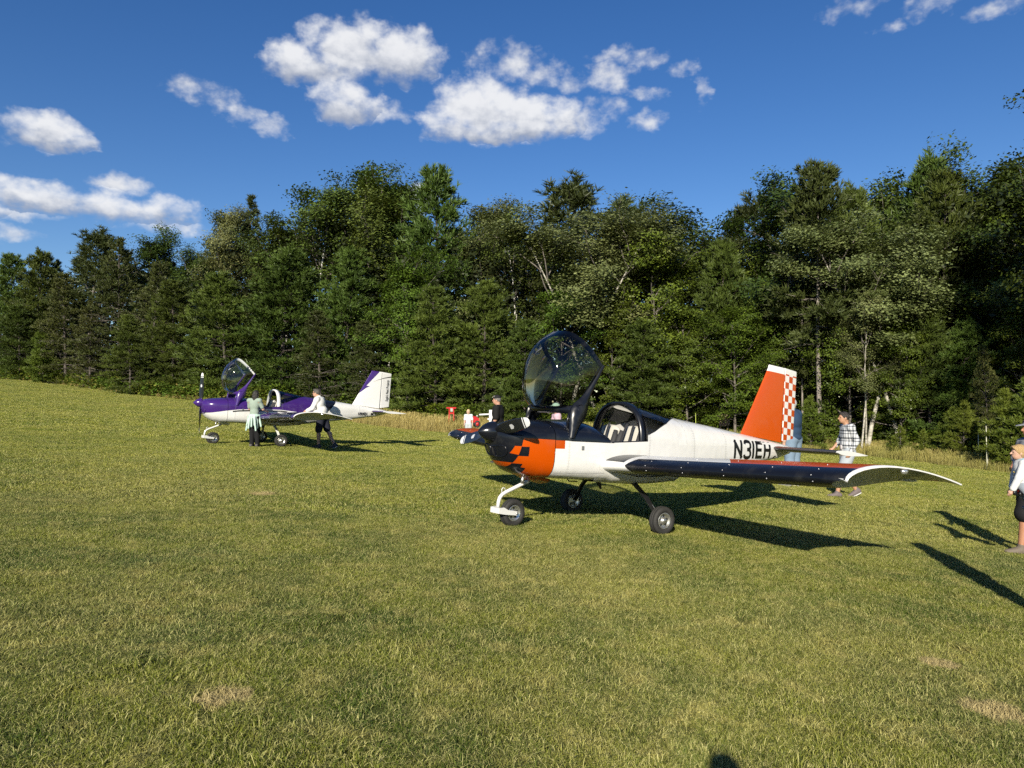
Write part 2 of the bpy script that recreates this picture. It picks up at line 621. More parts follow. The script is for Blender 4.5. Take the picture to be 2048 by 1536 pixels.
def scatter(name, pts, rotz, scl, var, sources, label, cat):
    """one object that instances the source meshes on its points"""
    me = bpy.data.meshes.new(name)
    me.vertices.add(len(pts))
    me.vertices.foreach_set('co', np.asarray(pts, np.float32).ravel())
    pa = np.asarray(pts, float)
    ex = (gz(pa[:, 0] + .1, pa[:, 1]) - gz(pa[:, 0] - .1, pa[:, 1])) / .2
    ey = (gz(pa[:, 0], pa[:, 1] + .1) - gz(pa[:, 0], pa[:, 1] - .1)) / .2
    eul = np.empty((len(pa), 3), np.float32)
    for i_ in range(len(pa)):                                     # lie flat on the slope, turned at random
        n_ = Vector((-ex[i_], -ey[i_], 1))
        eul[i_] = (Vector((0, 0, 1)).rotation_difference(n_).to_matrix() @ Matrix.Rotation(float(rotz[i_]), 3, 'Z')).to_euler('XYZ')
    at_ = me.attributes.new('turn', 'FLOAT_VECTOR', 'POINT')
    at_.data.foreach_set('vector', eul.ravel())
    for nm, typ, arr in (('scl', 'FLOAT', scl), ('var', 'INT', var)):
        at_ = me.attributes.new(nm, typ, 'POINT')
        at_.data.foreach_set('value', np.asarray(arr, np.int32 if typ == 'INT' else np.float32))
    o = put(name, me)
    tag(o, label, cat, kind='stuff')
    ng = bpy.data.node_groups.new(name + '_nodes', 'GeometryNodeTree')
    ng.interface.new_socket('Geometry', in_out='INPUT', socket_type='NodeSocketGeometry')
    ng.interface.new_socket('Geometry', in_out='OUTPUT', socket_type='NodeSocketGeometry')
    N, L = ng.nodes, ng.links
    gi, go = N.new('NodeGroupInput'), N.new('NodeGroupOutput')
    col = bpy.data.collections.new(name + '_sources')
    for i, sm_ in enumerate(sources):
        so = bpy.data.objects.new('%s_source_%02d' % (name, i), sm_)
        col.objects.link(so)
    ci = N.new('GeometryNodeCollectionInfo')
    ci.inputs['Collection'].default_value = col
    ci.inputs['Separate Children'].default_value = True
    ci.inputs['Reset Children'].default_value = True
    iop = N.new('GeometryNodeInstanceOnPoints')
    iop.inputs['Pick Instance'].default_value = True
    L.new(gi.outputs[0], iop.inputs['Points'])
    L.new(ci.outputs[0], iop.inputs['Instance'])

    def named(nm, typ):
        n = N.new('GeometryNodeInputNamedAttribute')
        n.data_type = typ
        n.inputs['Name'].default_value = nm
        return n.outputs['Attribute']
    L.new(named('var', 'INT'), iop.inputs['Instance Index'])
    e2r = N.new('FunctionNodeEulerToRotation')
    L.new(named('turn', 'FLOAT_VECTOR'), e2r.inputs[0])
    L.new(e2r.outputs[0], iop.inputs['Rotation'])
    L.new(named('scl', 'FLOAT'), iop.inputs['Scale'])
    L.new(iop.outputs[0], go.inputs[0])
    md = o.modifiers.new('scatter', 'NODES')
    md.node_group = ng
    return o


def frustum_points(d0, d1, step, jitter, margin=1.08, far_step=None):
    """points on the field between two distances, inside the view with some margin"""
    P = []
    d = d0
    while d < d1:
        st = step
        half = .713 * d * margin + .8
        n = max(int(2 * half / st), 2)
        xs = np.linspace(-half, half, n) + rng.uniform(-jitter, jitter, n) * st
        ys = d + rng.uniform(-jitter, jitter, n) * st
        P.append(np.stack([xs, ys], -1))
        d += st
    P = np.concatenate(P)
    return np.column_stack([P, gz(P[:, 0], P[:, 1])])


build_field()
GRASS = grass_material()
near_src = [blade_patch('grass_patch', 2600, .50, .040, .0034, 1.05, GRASS, 100 + i) for i in range(6)]
mid_src = [blade_patch('grass_patch', 1900, .75, .040, .0062, 1.0, GRASS, 200 + i) for i in range(5)]
far_src = [blade_patch('grass_patch', 2200, 1.5, .034, .014, 1.0, GRASS, 300 + i) for i in range(5)]


def edge_depth(px):
    """distance at which the mown field ends, by image column"""
    return float(np.interp(px, [-300, 0, 200, 400, 700, 900, 1300, 1650, 1780, 1900, 2010, 2200], [70, 62, 52, 45, 39.5, 36.3, 36.0, 35.0, 31.0, 27.5, 25.0, 23.0]))


def mown(P):
    px = 1024 + F_PX * P[:, 0] / np.maximum(P[:, 1], .1)
    e = np.array([edge_depth(v) for v in px])
    return P[P[:, 1] < e + .3]


for nm, src, a, b, st in (('near_grass', near_src, 2.2, 9.5, .30), ('mid_grass', mid_src, 9.5, 22, .47), ('far_grass', far_src, 22, 66, 1.0)):
    P = mown(frustum_points(a, b, st, .5))
    n_ = len(P)
    scatter(nm, P, rng.uniform(0, 6.283, n_), rng.uniform(.75, 1.2, n_), rng.integers(0, len(src), n_), src,
            {'near_grass': 'short mown grass with straw blades in the foreground', 'mid_grass': 'short mown grass around the orange and white airplane', 'far_grass': 'yellow green mown grass in the far part of the field'}[nm], 'grass')
# ------------------------------------------------------------------ trees
def rand_unit(r, n):
    v = r.normal(size=(n, 3))
    return v / np.linalg.norm(v, axis=1, keepdims=True)


def leaf_quads(C, size, r, up_bias=.5, aspect=.62, out=None):
    """diamond leaves at centres C; slightly folded"""
    n = len(C)
    nrm = rand_unit(r, n)
    nrm[:, 2] = np.abs(nrm[:, 2]) + up_bias
    if out is not None:
        nrm += out * .9
    nrm /= np.linalg.norm(nrm, axis=1, keepdims=True)
    t = np.cross(nrm, rand_unit(r, n))
    t /= np.linalg.norm(t, axis=1, keepdims=True) + 1e-9
    s = np.cross(nrm, t)
    L = (size * np.clip(r.lognormal(-.04, .26, n), .45, 1.45))[:, None]
    W = L * aspect
    V = np.stack([C - t * L / 2, C + s * W / 2 - nrm * L * .06, C + t * L / 2, C - s * W / 2 - nrm * L * .06], 1).reshape(-1, 3)
    F = np.arange(n)[:, None] * 4 + np.arange(4)[None]
    return V, F


def needle_tufts(C, D, length, width, k, r, spread=.75):
    """bundles of k thin needles fanned about direction D"""
    n = len(C)
    C = np.repeat(C, k, 0)
    D = np.repeat(D, k, 0) + rand_unit(r, n * k) * spread
    D /= np.linalg.norm(D, axis=1, keepdims=True)
    s = np.cross(D, rand_unit(r, n * k))
    s /= np.linalg.norm(s, axis=1, keepdims=True) + 1e-9
    L = (length * r.uniform(.6, 1.2, n * k))[:, None]
    b = C - D * L * .12
    V = np.stack([b - s * width * .5, b + s * width * .5, C + D * L + s * width * .15, C + D * L - s * width * .15], 1).reshape(-1, 3)
    F = np.arange(n * k)[:, None] * 4 + np.arange(4)[None]
    return V, F


class Wood:
    """collects trunk and limb tubes"""
    def __init__(self):
        self.V, self.F, self.n, self.M = [], [], 0, []

    def tube(self, P, rad, n=6, m=0):
        P = np.asarray(P, float)
        rad = np.broadcast_to(np.asarray(rad, float), (len(P),))
        T = np.gradient(P, axis=0)
        T /= np.linalg.norm(T, axis=1, keepdims=True) + 1e-9
        ref = np.where(np.abs(T[:, 2:3]) < .9, np.array([[0, 0, 1.0]]), np.array([[1.0, 0, 0]]))
        ref = np.broadcast_to(ref[:1], T.shape)
        S = np.cross(T, ref)
        S /= np.linalg.norm(S, axis=1, keepdims=True) + 1e-9
        U = np.cross(S, T)
        a = np.arange(n) * 2 * np.pi / n
        V = P[:, None] + rad[:, None, None] * (S[:, None] * np.cos(a)[None, :, None] + U[:, None] * np.sin(a)[None, :, None])
        b = self.n
        m_ = len(P)
        i, j = np.meshgrid(np.arange(m_ - 1), np.arange(n), indexing='ij')
        j2 = (j + 1) % n
        F = np.stack([b + i * n + j, b + i * n + j2, b + (i + 1) * n + j2, b + (i + 1) * n + j], -1).reshape(-1, 4)
        self.V.append(V.reshape(-1, 3))
        self.F.append(F)
        self.M.append(np.full(len(F), m, np.int32))
        self.n += m_ * n

    def mesh(self, name, mat, limb=None):
        return np_mesh(name, np.concatenate(self.V), [np.concatenate(self.F)], smooth=True, mats=[mat] + ([limb] if limb else []), midx=np.concatenate(self.M) if limb else None)


def curve(p, d, length, n, r, droop=0.0, wob=.12):
    """a limb as a polyline"""
    P = [np.array(p, float)]
    d = np.array(d, float)
    for i in range(n):
        d = d + r.normal(0, wob, 3) + np.array([0, 0, -droop])
        d /= np.linalg.norm(d)
        P.append(P[-1] + d * length / n)
    return np.array(P)


TREES = {}


def reg(kind, wood, crown, extra=None):
    z = np.empty(len(crown.vertices) * 3, np.float32)
    crown.vertices.foreach_get('co', z)
    TREES.setdefault(kind, []).append((wood, crown, extra, float(np.percentile(z[2::3], 99.93))))


def broadleaf(seed, H=10.0, base=.22, width=.30, limbs=22, lpc=40, leaf=.17, trunk_r=.13, el=(20, 65), stems=1, spread=.36, flat=.5, subs=6, bark=None, lm=None, kind='', low=True):
    r = np.random.default_rng(seed)
    w = Wood()
    C, O = [], []
    for s in range(stems):
        off = np.array([r.normal(0, .25), r.normal(0, .25), 0]) if stems > 1 else np.zeros(3)
        lean = np.array([r.normal(0, .10 if stems > 1 else .03), r.normal(0, .10 if stems > 1 else .03), 1])
        hs_ = H * (r.uniform(.82, 1.0) if s else .96)
        T = curve(off, lean, hs_, 14, r, 0, .035)
        tr = trunk_r * (.75 if stems > 1 else 1)
        w.tube(T, np.linspace(tr, .015, 15), 8)
        nl = limbs // stems + 2
        for i in range(nl):
            f = base + (1 - base) * ((i + r.uniform(0, .8)) / nl) ** .85
            f = min(f, .98)
            p = T[0] + 0
            k = f * 14
            i0 = int(k)
            p = T[i0] * (1 - (k - i0)) + T[min(i0 + 1, 14)] * (k - i0)
            a = i * 2.4 + r.normal(0, .35) + s * 1.3
            q = (f - base) / (1 - base)
            env = width * H * (math.sin(math.pi * min(max(.18 + .80 * q ** .8, 0), 1)) ** .75) * r.uniform(.65, 1.15)
            env = max(env, .5)
            e = R(el[0] + (el[1] - el[0]) * q + r.normal(0, 9))
            d = np.array([math.cos(a) * math.cos(e), math.sin(a) * math.cos(e), math.sin(e)])
            L = curve(p, d, env / max(math.cos(e), .45), 6, r, -.03, .13)
            w.tube(L, np.linspace(.026 + .04 * (1 - f), .006, 7), 5, 1)
            for j in range(subs):
                g_ = r.uniform(.25, 1.0)
                kk = g_ * 6
                i1 = min(int(kk), 5)
                pb = L[i1] * (1 - (kk - i1)) + L[i1 + 1] * (kk - i1)
                dd = (L[i1 + 1] - L[i1])
                dd = dd / np.linalg.norm(dd) + rand_unit(r, 1)[0] * .9
                dd[2] += .15
                dd /= np.linalg.norm(dd)
                B = curve(pb, dd, env * r.uniform(.25, .5) + .25, 3, r, .0, .15)
                w.tube(B, np.linspace(.010, .003, 4), 4, 1)
                for t in (.45, .8, 1.0):
                    c = B[0] + (B[-1] - B[0]) * t
                    n = int(lpc * r.uniform(.5, 1.3))
                    pts = c + np.clip(r.normal(0, 1, (n, 3)), -1.7, 1.7) * np.array([spread, spread, spread * flat]) * r.uniform(.7, 1.15)
                    C.append(pts)
                    O.append(np.broadcast_to((c - np.array([T[7][0], T[7][1], c[2] - .6])) / (np.linalg.norm(c - np.array([T[7][0], T[7][1], c[2]])) + .3), pts.shape))
    C = np.concatenate(C)
    O = np.concatenate(O)
    keep = C[:, 2] > .25
    V, F = leaf_quads(C[keep], leaf, r, .45, .66, O[keep])
    reg(kind, w.mesh(kind + '_trunk', bark, BARK), np_mesh(kind + '_crown', V, [F], mats=[lm]))


def pine(seed, H=10.0, kind='', lm=None, bark=None, base=.04, width=.24, whorl=.42, per=6, tuft=.25, nw=.042, k=9, el=(-8, 38), dens=1.0, trunk_r=.13, shape=1.0, dead=0.0, clump=False, dead_mat=None, droop=0.0, spread=.75):
    r = np.random.default_rng(seed)
    w, dw = Wood(), Wood()
    T = curve((0, 0, 0), (r.normal(0, .015), r.normal(0, .015), 1), H * .97, 16, r, 0, .012)
    w.tube(T, np.linspace(trunk_r, .014, 17), 8)
    C, D = [], []
    z = H * base + r.uniform(0, .3)
    while z < H * .975:
        f = z / H
        k0 = f / .97 * 16
        i0 = min(int(k0), 15)
        p = T[i0] * (1 - (k0 - i0)) + T[i0 + 1] * (k0 - i0)
        q = (f - base) / (1 - base)
        prof = min(1.0, (q + .12) / .30) * (1 - q) ** shape + .05
        if clump:
            prof = (math.sin(math.pi * min(.25 + .70 * q, 1)) ** .8) * .95 + .03
        for j in range(per):
            a = r.uniform(0, 2 * math.pi)
            L = width * H * prof * r.uniform(.55, 1.2)
            if r.random() < .08:
                continue
            e = R(el[0] + (el[1] - el[0]) * q + r.normal(0, 7))
            d = np.array([math.cos(a) * math.cos(e), math.sin(a) * math.cos(e), math.sin(e)])
            isdead = r.random() < dead * (1.15 - q) ** 1.2
            B = curve(p, d, L, 5, r, droop if not clump else -.06, .10)
            rb = .009 + .012 * L / 2
            (dw if isdead else w).tube(B, np.linspace(rb, .003, 6), 4)
            if isdead:
                for _ in range(4):
                    t = r.uniform(.3, .95)
                    pb = B[0] + (B[-1] - B[0]) * t
                    dd = d + rand_unit(r, 1)[0] * .9
                    dw.tube(curve(pb, dd / np.linalg.norm(dd), L * r.uniform(.2, .45), 3, r, .05, .25), np.linspace(.006, .002, 4), 3)
                if r.random() < .75:
                    continue
            n = max(int(L * 15 * dens), 4)
            t = r.uniform(.22 if not clump else .5, 1.03, n) ** .8
            i1 = np.minimum((t * 5).astype(int), 4)
            fr = (t * 5 - i1)[:, None]
            pts = B[i1] * (1 - fr) + B[np.minimum(i1 + 1, 5)] * fr
            side = np.array([-math.sin(a), math.cos(a), 0])
            lat = r.normal(0, .19 if not clump else .24, n) * L * (1.1 - .5 * t)
            pts = pts + side * lat[:, None] + np.array([0, 0, 1]) * (r.normal(0, .06 if not clump else .14, n) * (1 + .2 * L))[:, None] + d * np.abs(lat)[:, None] * .5
            dir_ = d[None] * .7 + side[None] * np.sign(lat)[:, None] * .45 + np.array([0, 0, .45])
            C.append(pts)
            D.append(dir_)
        z += whorl * (1.15 - .55 * q) * r.uniform(.75, 1.25)
    # leader
    m_ = 14
    C.append(np.array([0, 0, H * .93]) + T[-1] * np.array([1, 1, 0]) + np.array([0, 0, 1]) * r.uniform(0, H * .06, m_)[:, None])
    D.append(np.repeat(np.array([[0, 0, 1.0]]), m_, 0))
    C, D = np.concatenate(C), np.concatenate(D)
    V, F = needle_tufts(C, D, tuft, nw, k, r, spread)
    extra = dw.mesh(kind + '_bare_branches', dead_mat) if dead and dw.n else None
    reg(kind, w.mesh(kind + '_trunk', bark), np_mesh(kind + '_crown', V, [F], mats=[lm]), extra)


def shrub(seed, kind, lm, H=1.2, n=2600, leaf=.10, rx=.9, bark=None):
    r = np.random.default_rng(seed)
    w = Wood()
    C = []
    for i in range(12):
        a, e = r.uniform(0, 6.283), R(r.uniform(35, 80))
        d = np.array([math.cos(a) * math.cos(e), math.sin(a) * math.cos(e), math.sin(e)])
        B = curve((d[0] * .1, d[1] * .1, 0), d, H * r.uniform(.6, 1.1), 4, r, .03, .12)
        w.tube(B, np.linspace(.012, .003, 5), 4)
        for t in (.35, .6, .8, 1.0):
            c = B[0] + (B[-1] - B[0]) * t
            C.append(c + r.normal(0, 1, (n // 48, 3)) * np.array([rx * .25, rx * .25, H * .12]))
    C = np.concatenate(C)
    C = C[C[:, 2] > .02]
    V, F = leaf_quads(C, leaf, r, .5, .6)
    reg(kind, w.mesh(kind + '_stems', bark), np_mesh(kind + '_foliage', V, [F], mats=[lm]))


BARK = bark_mat('grey_brown_bark', (.07, .06, .05), (.20, .175, .15))
BARK_D = bark_mat('dark_pine_bark', (.045, .036, .030), (.125, .105, .09))
PALE_BARK = bark_mat('pale_aspen_bark', (.30, .28, .23), (.55, .52, .45), 4.0, True)
WHITE_BARK = bark_mat('white_birch_bark', (.60, .58, .54), (.85, .83, .78), 4.0, True)
DEAD_BARK = bark_mat('dead_grey_wood', (.15, .13, .11), (.30, .265, .23))
L_PINE = leaf_mat('white_pine_needles', (.032, .055, .009), (.148, .208, .038), .12, .018, .25)
L_YOUNG = leaf_mat('young_pine_needles', (.085, .130, .016), (.20, .25, .036), .15, .02, .15)
L_DARKP = leaf_mat('dark_pine_needles', (.020, .033, .010), (.095, .125, .036), .10, .02, .2)
L_JACK = leaf_mat('jack_pine_needles', (.046, .060, .016), (.128, .148, .040), .10, .02, .2)
L_MAPLE = leaf_mat('maple_leaves', (.024, .046, .006), (.155, .218, .026), .2, .018, .22, .38, .45)
L_OAK = leaf_mat('oak_leaves', (.018, .033, .006), (.108, .152, .024), .18, .018, .2, .38, .45)
L_BIRCH = leaf_mat('birch_leaves', (.032, .054, .009), (.165, .210, .040), .2, .018, .2, .4, .4)
L_ASPEN = leaf_mat('aspen_leaves', (.045, .064, .016), (.315, .345, .130), .2, .018, .15, .36, .55)
L_SHRUB = leaf_mat('shrub_leaves', (.042, .075, .008), (.15, .20, .020), .2, .025, .25)
L_FERN = leaf_mat('bracken_leaves', (.075, .130, .014), (.20, .26, .035), .25, .03, .2, dry=(.30, .22, .06))

for s in range(3):
    pine(20 + s, kind='white_pine', lm=L_PINE, bark=BARK_D, dens=1.35, width=.29, shape=.62, k=9, per=8, base=.01)
for s in range(2):
    pine(30 + s, kind='spruce', lm=L_DARKP, bark=BARK, dens=1.5, width=.17, shape=1.0, el=(-22, 30), tuft=.19, whorl=.32, droop=.05, k=9)
for s in range(2):
    pine(40 + s, kind='red_pine', lm=L_DARKP, bark=BARK, base=.42, width=.17, dens=1.5, clump=True, per=5, whorl=.5, tuft=.26, el=(5, 48), k=11, spread=1.0)
for s in range(2):
    pine(50 + s, kind='jack_pine', lm=L_JACK, bark=BARK_D, base=.03, width=.23, dens=1.0, per=8, dead=.55, dead_mat=DEAD_BARK, el=(-5, 35), shape=.7, tuft=.2)
for s in range(2):
    pine(60 + s, H=4.0, kind='young_pine', lm=L_YOUNG, bark=BARK, base=.03, width=.30, whorl=.24, per=6, tuft=.17, nw=.026, k=9, el=(8, 50), dens=2.4, trunk_r=.05, shape=.8)
for s in range(3):
    broadleaf(70 + s, kind='maple', lm=L_MAPLE, bark=BARK, base=.14, width=.30, limbs=28, lpc=60, leaf=.135, el=(5, 60), spread=.36, flat=.36)
for s in range(2):
    broadleaf(80 + s, kind='oak', lm=L_OAK, bark=BARK, base=.25, width=.30, limbs=26, lpc=66, leaf=.135, el=(15, 65), spread=.34)
broadleaf(86, kind='tall_oak', lm=L_OAK, bark=BARK, base=.30, width=.28, limbs=34, lpc=100, leaf=.09, el=(15, 65), spread=.30)
for s in range(2):
    pine(150 + s, kind='bare_trunk_pine', lm=L_JACK, bark=DEAD_BARK, base=.34, width=.20, dens=1.5, per=8, dead=.25, dead_mat=DEAD_BARK, el=(-8, 35), shape=.55, tuft=.2, trunk_r=.095)
for s in range(3):
    broadleaf(90 + s, kind='birch', lm=L_BIRCH, bark=WHITE_BARK, base=.30, width=.22, limbs=26, lpc=64, leaf=.108, el=(35, 72), stems=2 if s != 1 else 3, trunk_r=.10, spread=.31)
for s in range(3):
    broadleaf(100 + s, kind='aspen', lm=L_ASPEN, bark=PALE_BARK, base=.30 if s < 2 else .42, width=.21, limbs=24, lpc=84, leaf=.11, el=(35, 70), trunk_r=.11, spread=.33, stems=1 if s < 2 else 2)
for s in range(3):
    shrub(120 + s, 'shrub', L_SHRUB, bark=BARK)
for s in range(2):
    shrub(130 + s, 'bracken', L_FERN, H=.7, n=1500, leaf=.11, rx=1.1, bark=BARK)

BASE_H = {'young_pine': 4.0, 'shrub': 1.2, 'bracken': .7}
NAMES = {'white_pine': 'white_pine_tree', 'spruce': 'spruce_tree', 'red_pine': 'red_pine_tree', 'jack_pine': 'jack_pine_tree', 'young_pine': 'young_pine_tree',
         'maple': 'maple_tree', 'tall_oak': 'oak_tree', 'bare_trunk_pine': 'pine_tree', 'oak': 'oak_tree', 'birch': 'birch_tree', 'aspen': 'aspen_tree', 'shrub': 'shrub', 'bracken': 'bracken_plant'}


def plant(kind, loc, height, label, cat='tree', group=None, wide=1.0, rot=None, var=None, lean=(0, 0)):
    v = TREES[kind]
    var = random.randrange(len(v)) if var is None else var % len(v)
    trunk, crown, extra, real_h = v[var]
    s = height / real_h
    e = empty(NAMES[kind], loc, (lean[0], lean[1], random.uniform(0, 6.283) if rot is None else rot))
    e.scale = (s * wide, s * wide, s)
    tag(e, label, cat, group)
    small = kind in ('shrub', 'bracken')
    for nm, me in (('stems' if small else 'trunk', trunk), ('foliage' if small else 'crown', crown), ('bare_branches', extra)):
        if me is not None:
            c_ = put(nm, me, e)
            if nm == 'bare_branches':
                c_['kind'] = 'stuff'
    return e


def tree_px(kind, px, top, depth, label, **kw):
    """a tree whose crown tops out at row `top` of column px, standing `depth` metres ahead"""
    p = at(px, depth)
    d = pixel_dir(px, top)
    h = CAM_H + d.z / d.y * depth - p.z
    return plant(kind, p, h, label, **kw)


TREE_LIST = [
    # kind, column, top row, depth, width, label
    ('white_pine', 20, 508, 66, 1.0, 'dark white pine at the far left edge of the wood'),
    ('white_pine', 68, 500, 62, .9, 'pointed white pine second from the left edge of the wood'),
    ('spruce', 110, 522, 64, 1.1, 'short dark spruce between the left pines and the clumpy red pine'),
    ('red_pine', 172, 450, 58, 1.35, 'clumpy topped red pine standing above the left end of the wood'),
    ('jack_pine', 235, 478, 54, 1.15, 'scraggly brown jack pine with bare grey branches right of the clumpy red pine'),
    ('jack_pine', 130, 545, 56, 1.2, 'jack pine with dead lower branches in front of the clumpy red pine'),
    ('oak', 330, 458, 58, .95, 'dark round oak in the low stretch of skyline on the left'),
    ('oak', 385, 470, 57, .9, 'smaller dark oak just left of the pale narrow aspen'),
    ('jack_pine', 300, 520, 52, 1.2, 'bushy jack pine below the dark oak on the left'),
    ('aspen', 437, 408, 53, .8, 'pale narrow aspen with a white trunk on the left skyline'),
    ('spruce', 486, 392, 56, 1.0, 'thin pointed spruce rising beside the pale narrow aspen'),
    ('birch', 560, 415, 50, 1.05, 'birch at the left shoulder of the tall birch stand'),
    ('birch', 632, 335, 51, 1.15, 'tall birch left of the highest birch'),
    ('birch', 712, 308, 51, 1.1, 'highest birch of the stand above the purple airplane'),
    ('birch', 782, 365, 49, 1.15, 'rounded birch at the right side of the tall birch stand'),
    ('white_pine', 882, 332, 49, .95, 'feathery white pine rising right of the tall birch stand'),
    ('aspen', 962, 395, 48, 1.0, 'aspen just right of the feathery white pine'),
    ('birch', 1028, 425, 47, 1.0, 'birch left of the lone red pine at the center'),
    ('red_pine', 1113, 345, 54, 1.4, 'lone open red pine standing clear against the sky'),
    ('aspen', 1180, 412, 41, 1.35, 'big silvery aspen in the center behind the raised canopy'),
    ('aspen', 1245, 408, 42, 1.2, 'silvery aspen right of the big center aspen'),
    ('red_pine', 1278, 388, 48, 1.0, 'narrow dark pine between the silvery aspens and the broad oak'),
    ('oak', 1385, 392, 46, 1.15, 'broad dark oak on the skyline right of center'),
    ('maple', 1310, 455, 40, 1.0, 'maple below the broad dark oak'),
    ('red_pine', 1495, 392, 48, 1.1, 'red pine right of the broad dark oak'),
    ('maple', 1535, 480, 44, .9, 'low maple in the dip of the skyline'),
    ('oak', 1612, 325, 40, 1.05, 'tall dark oak beside the bare trunked pine on the right'),
    ('bare_trunk_pine', 1640, 318, 35.2, 1.05, 'tall thin pine with a long bare grey trunk behind the orange fin'),
    ('oak', 1745, 340, 41, .95, 'round topped dark oak behind the forked aspen'),
    ('white_pine', 1692, 375, 38, .75, 'light green pine left of the forked aspen'),
    ('aspen', 1768, 405, 33, 1.25, 'forked pale aspen with light leaves on the right'),
    ('white_pine', 1848, 312, 38, .75, 'tall narrow white pine right of the forked aspen'),
    ('white_pine', 1892, 345, 36, .8, 'second white pine right of the forked aspen'),
    ('oak', 1940, 305, 37, .95, 'dark oak whose lower crown lies in shade at the right'),
    ('oak', 1998, 298, 36, .95, 'shaded dark oak next to the right edge of the picture'),
    ('maple', 2060, 325, 35, 1.0, 'shaded maple cut by the right edge of the picture'),
    # front row, boughs to the ground
    ('white_pine', 40, 610, 60, 1.25, 'low spreading pine at the field edge on the far left'),
    ('young_pine', 85, 660, 56, 1.2, 'small light green pine at the left field edge'),
    ('jack_pine', 180, 600, 53, 1.25, 'jack pine with pale dead boughs at the left field edge'),
    ('white_pine', 260, 630, 49, 1.2, 'dark low pine behind the bracken on the left'),
    ('white_pine', 345, 560, 49, 1.2, 'white pine left of the big feathery pine'),
    ('white_pine', 452, 545, 46, 1.35, 'big feathery white pine behind the purple propeller'),
    ('white_pine', 562, 492, 46, 1.3, 'big white pine behind the raised purple canopy'),
    ('jack_pine', 640, 620, 43, 1.4, 'grey twiggy pine behind the purple airplane cockpit'),
    ('white_pine', 690, 495, 46, 1.15, 'white pine with upright leader behind the man in white'),
    ('jack_pine', 735, 640, 42, 1.4, 'grey twiggy pine behind the white and purple fin'),
    ('maple', 815, 490, 43, 1.05, 'maple between the two large white pines'),
    ('white_pine', 872, 575, 41, 1.2, 'pine with flat boughs left of the man in black'),
    ('white_pine', 965, 560, 41, 1.3, 'layered white pine behind the man in black'),
    ('white_pine', 1050, 640, 39, 1.2, 'low layered pine behind the raised canopy of the orange airplane'),
    ('maple', 1120, 560, 40, .95, 'dark maple under the big center aspen'),
    ('white_pine', 1275, 640, 37.5, 1.35, 'bushy young pine right of the raised canopy'),
    ('maple', 1225, 600, 39, .9, 'maple behind the bushy young pine'),
    ('white_pine', 1440, 480, 40, .9, 'light pine with upright leader right of center'),
    ('maple', 1375, 600, 38, 1.0, 'leafy maple left of the light pine'),
    ('maple', 1470, 610, 37, 1.05, 'leafy maple behind the tail of the orange airplane'),
    ('maple', 1540, 560, 38, .8, 'leafy maple left of the long bare trunk'),
    ('bare_trunk_pine', 1606, 560, 37, .8, 'thinner grey trunk left of the long bare trunk'),
    ('maple', 1700, 560, 35, .9, 'maple with horizontal leaf layers behind the boy in plaid'),
    ('aspen', 1718, 590, 33.5, .9, 'slim aspen left of the forked aspen'),
    ('maple', 1800, 640, 33, .85, 'low maple at the foot of the forked aspen'),
    ('white_pine', 1860, 600, 33, 1.0, 'pine half in shade right of the forked aspen'),
    ('jack_pine', 1975, 690, 29, .7, 'young thin pine with a bare lower trunk at the right'),
    ('white_pine', 1925, 640, 32, 1.1, 'shaded pine behind the thin young pine at the right'),
    ('maple', 2030, 560, 31, .9, 'shaded low maple at the right edge'),
]
random.seed(5)
for (k_, px_, top_, dep_, wd_, lb_) in TREE_LIST:
    tree_px(k_, px_, top_, dep_, lb_, wide=wd_, var=2 if 'forked' in lb_.split(' with')[0] and k_ == 'aspen' else None)

# tall trees standing off to the right of the picture, whose shade falls on the right end of the wood
plant('tall_oak', (22.3, 23.2, float(gz(22.3, 23.2))), 17.0, 'tall oak at the right edge of the field, its leaves just entering the picture', 'tree', wide=.85, var=0)
plant('tall_oak', (24.0, 20.5, float(gz(24, 20.5))), 18.0, 'tall oak beyond the right edge of the picture', 'tree', wide=.95, var=1)
plant('tall_oak', (20.8, 13.5, float(gz(20.8, 13.5))), 17.5, 'tall oak standing off to the right of the field', 'tree', wide=.8, var=0)
plant('tall_oak', (23.5, 16.5, float(gz(23.5, 16.5))), 18.5, 'taller oak farther off to the right of the field', 'tree', wide=.9, var=1)
plant('tall_oak', (20.6, 16.2, float(gz(20.6, 16.2))), 19.0, 'slender oak beyond the right edge nearest the viewpoint', 'tree', wide=.8, rot=2.2)
plant('tall_oak', (19.9, 20.4, float(gz(19.9, 20.4))), 18.5, 'broad oak hidden beyond the right edge beside the tallest oaks', 'tree', wide=.85, rot=1.0)
plant('white_pine', (25.5, 25.5, float(gz(25.5, 25.5))), 17.0, 'tall pine beyond the right edge of the picture', 'tree', wide=.9)

# young pines and shrubs along the edge of the wood
YOUNG = [(1880, 845, 29.5, 'small young pine left in the row of young pines'), (1905, 812, 29, 'young pine second in the row at the right'),
         (1925, 800, 28.5, 'tallest young pine in the row right of the forked aspen'), (1845, 858, 30, 'smallest young pine below the forked aspen'),
         (1950, 838, 28.5, 'young pine just left of the thin stakes'), (1800, 850, 31, 'young pine right behind the near wing tip'),
         (2012, 776, 25.5, 'bright bushy young pine right of the thin stakes'), (2050, 755, 25, 'bright young pine cut by the right edge'), (1620, 790, 35, 'small pine left of the boy in plaid')]
for (px_, top_, dep_, lb_) in YOUNG:
    tree_px('young_pine', px_, top_, dep_, lb_, group='young pines along the edge of the wood', wide=1.15)
# ------------------------------------------------------------------ depth of the wood, undergrowth and tall grass: masses nobody could count
L_DEEP = leaf_mat('shade_coloured_wood_leaves', (.010, .014, .005), (.045, .058, .016), .05, .01, .1)  # near-black leaf colour stands in for the shade inside the wood


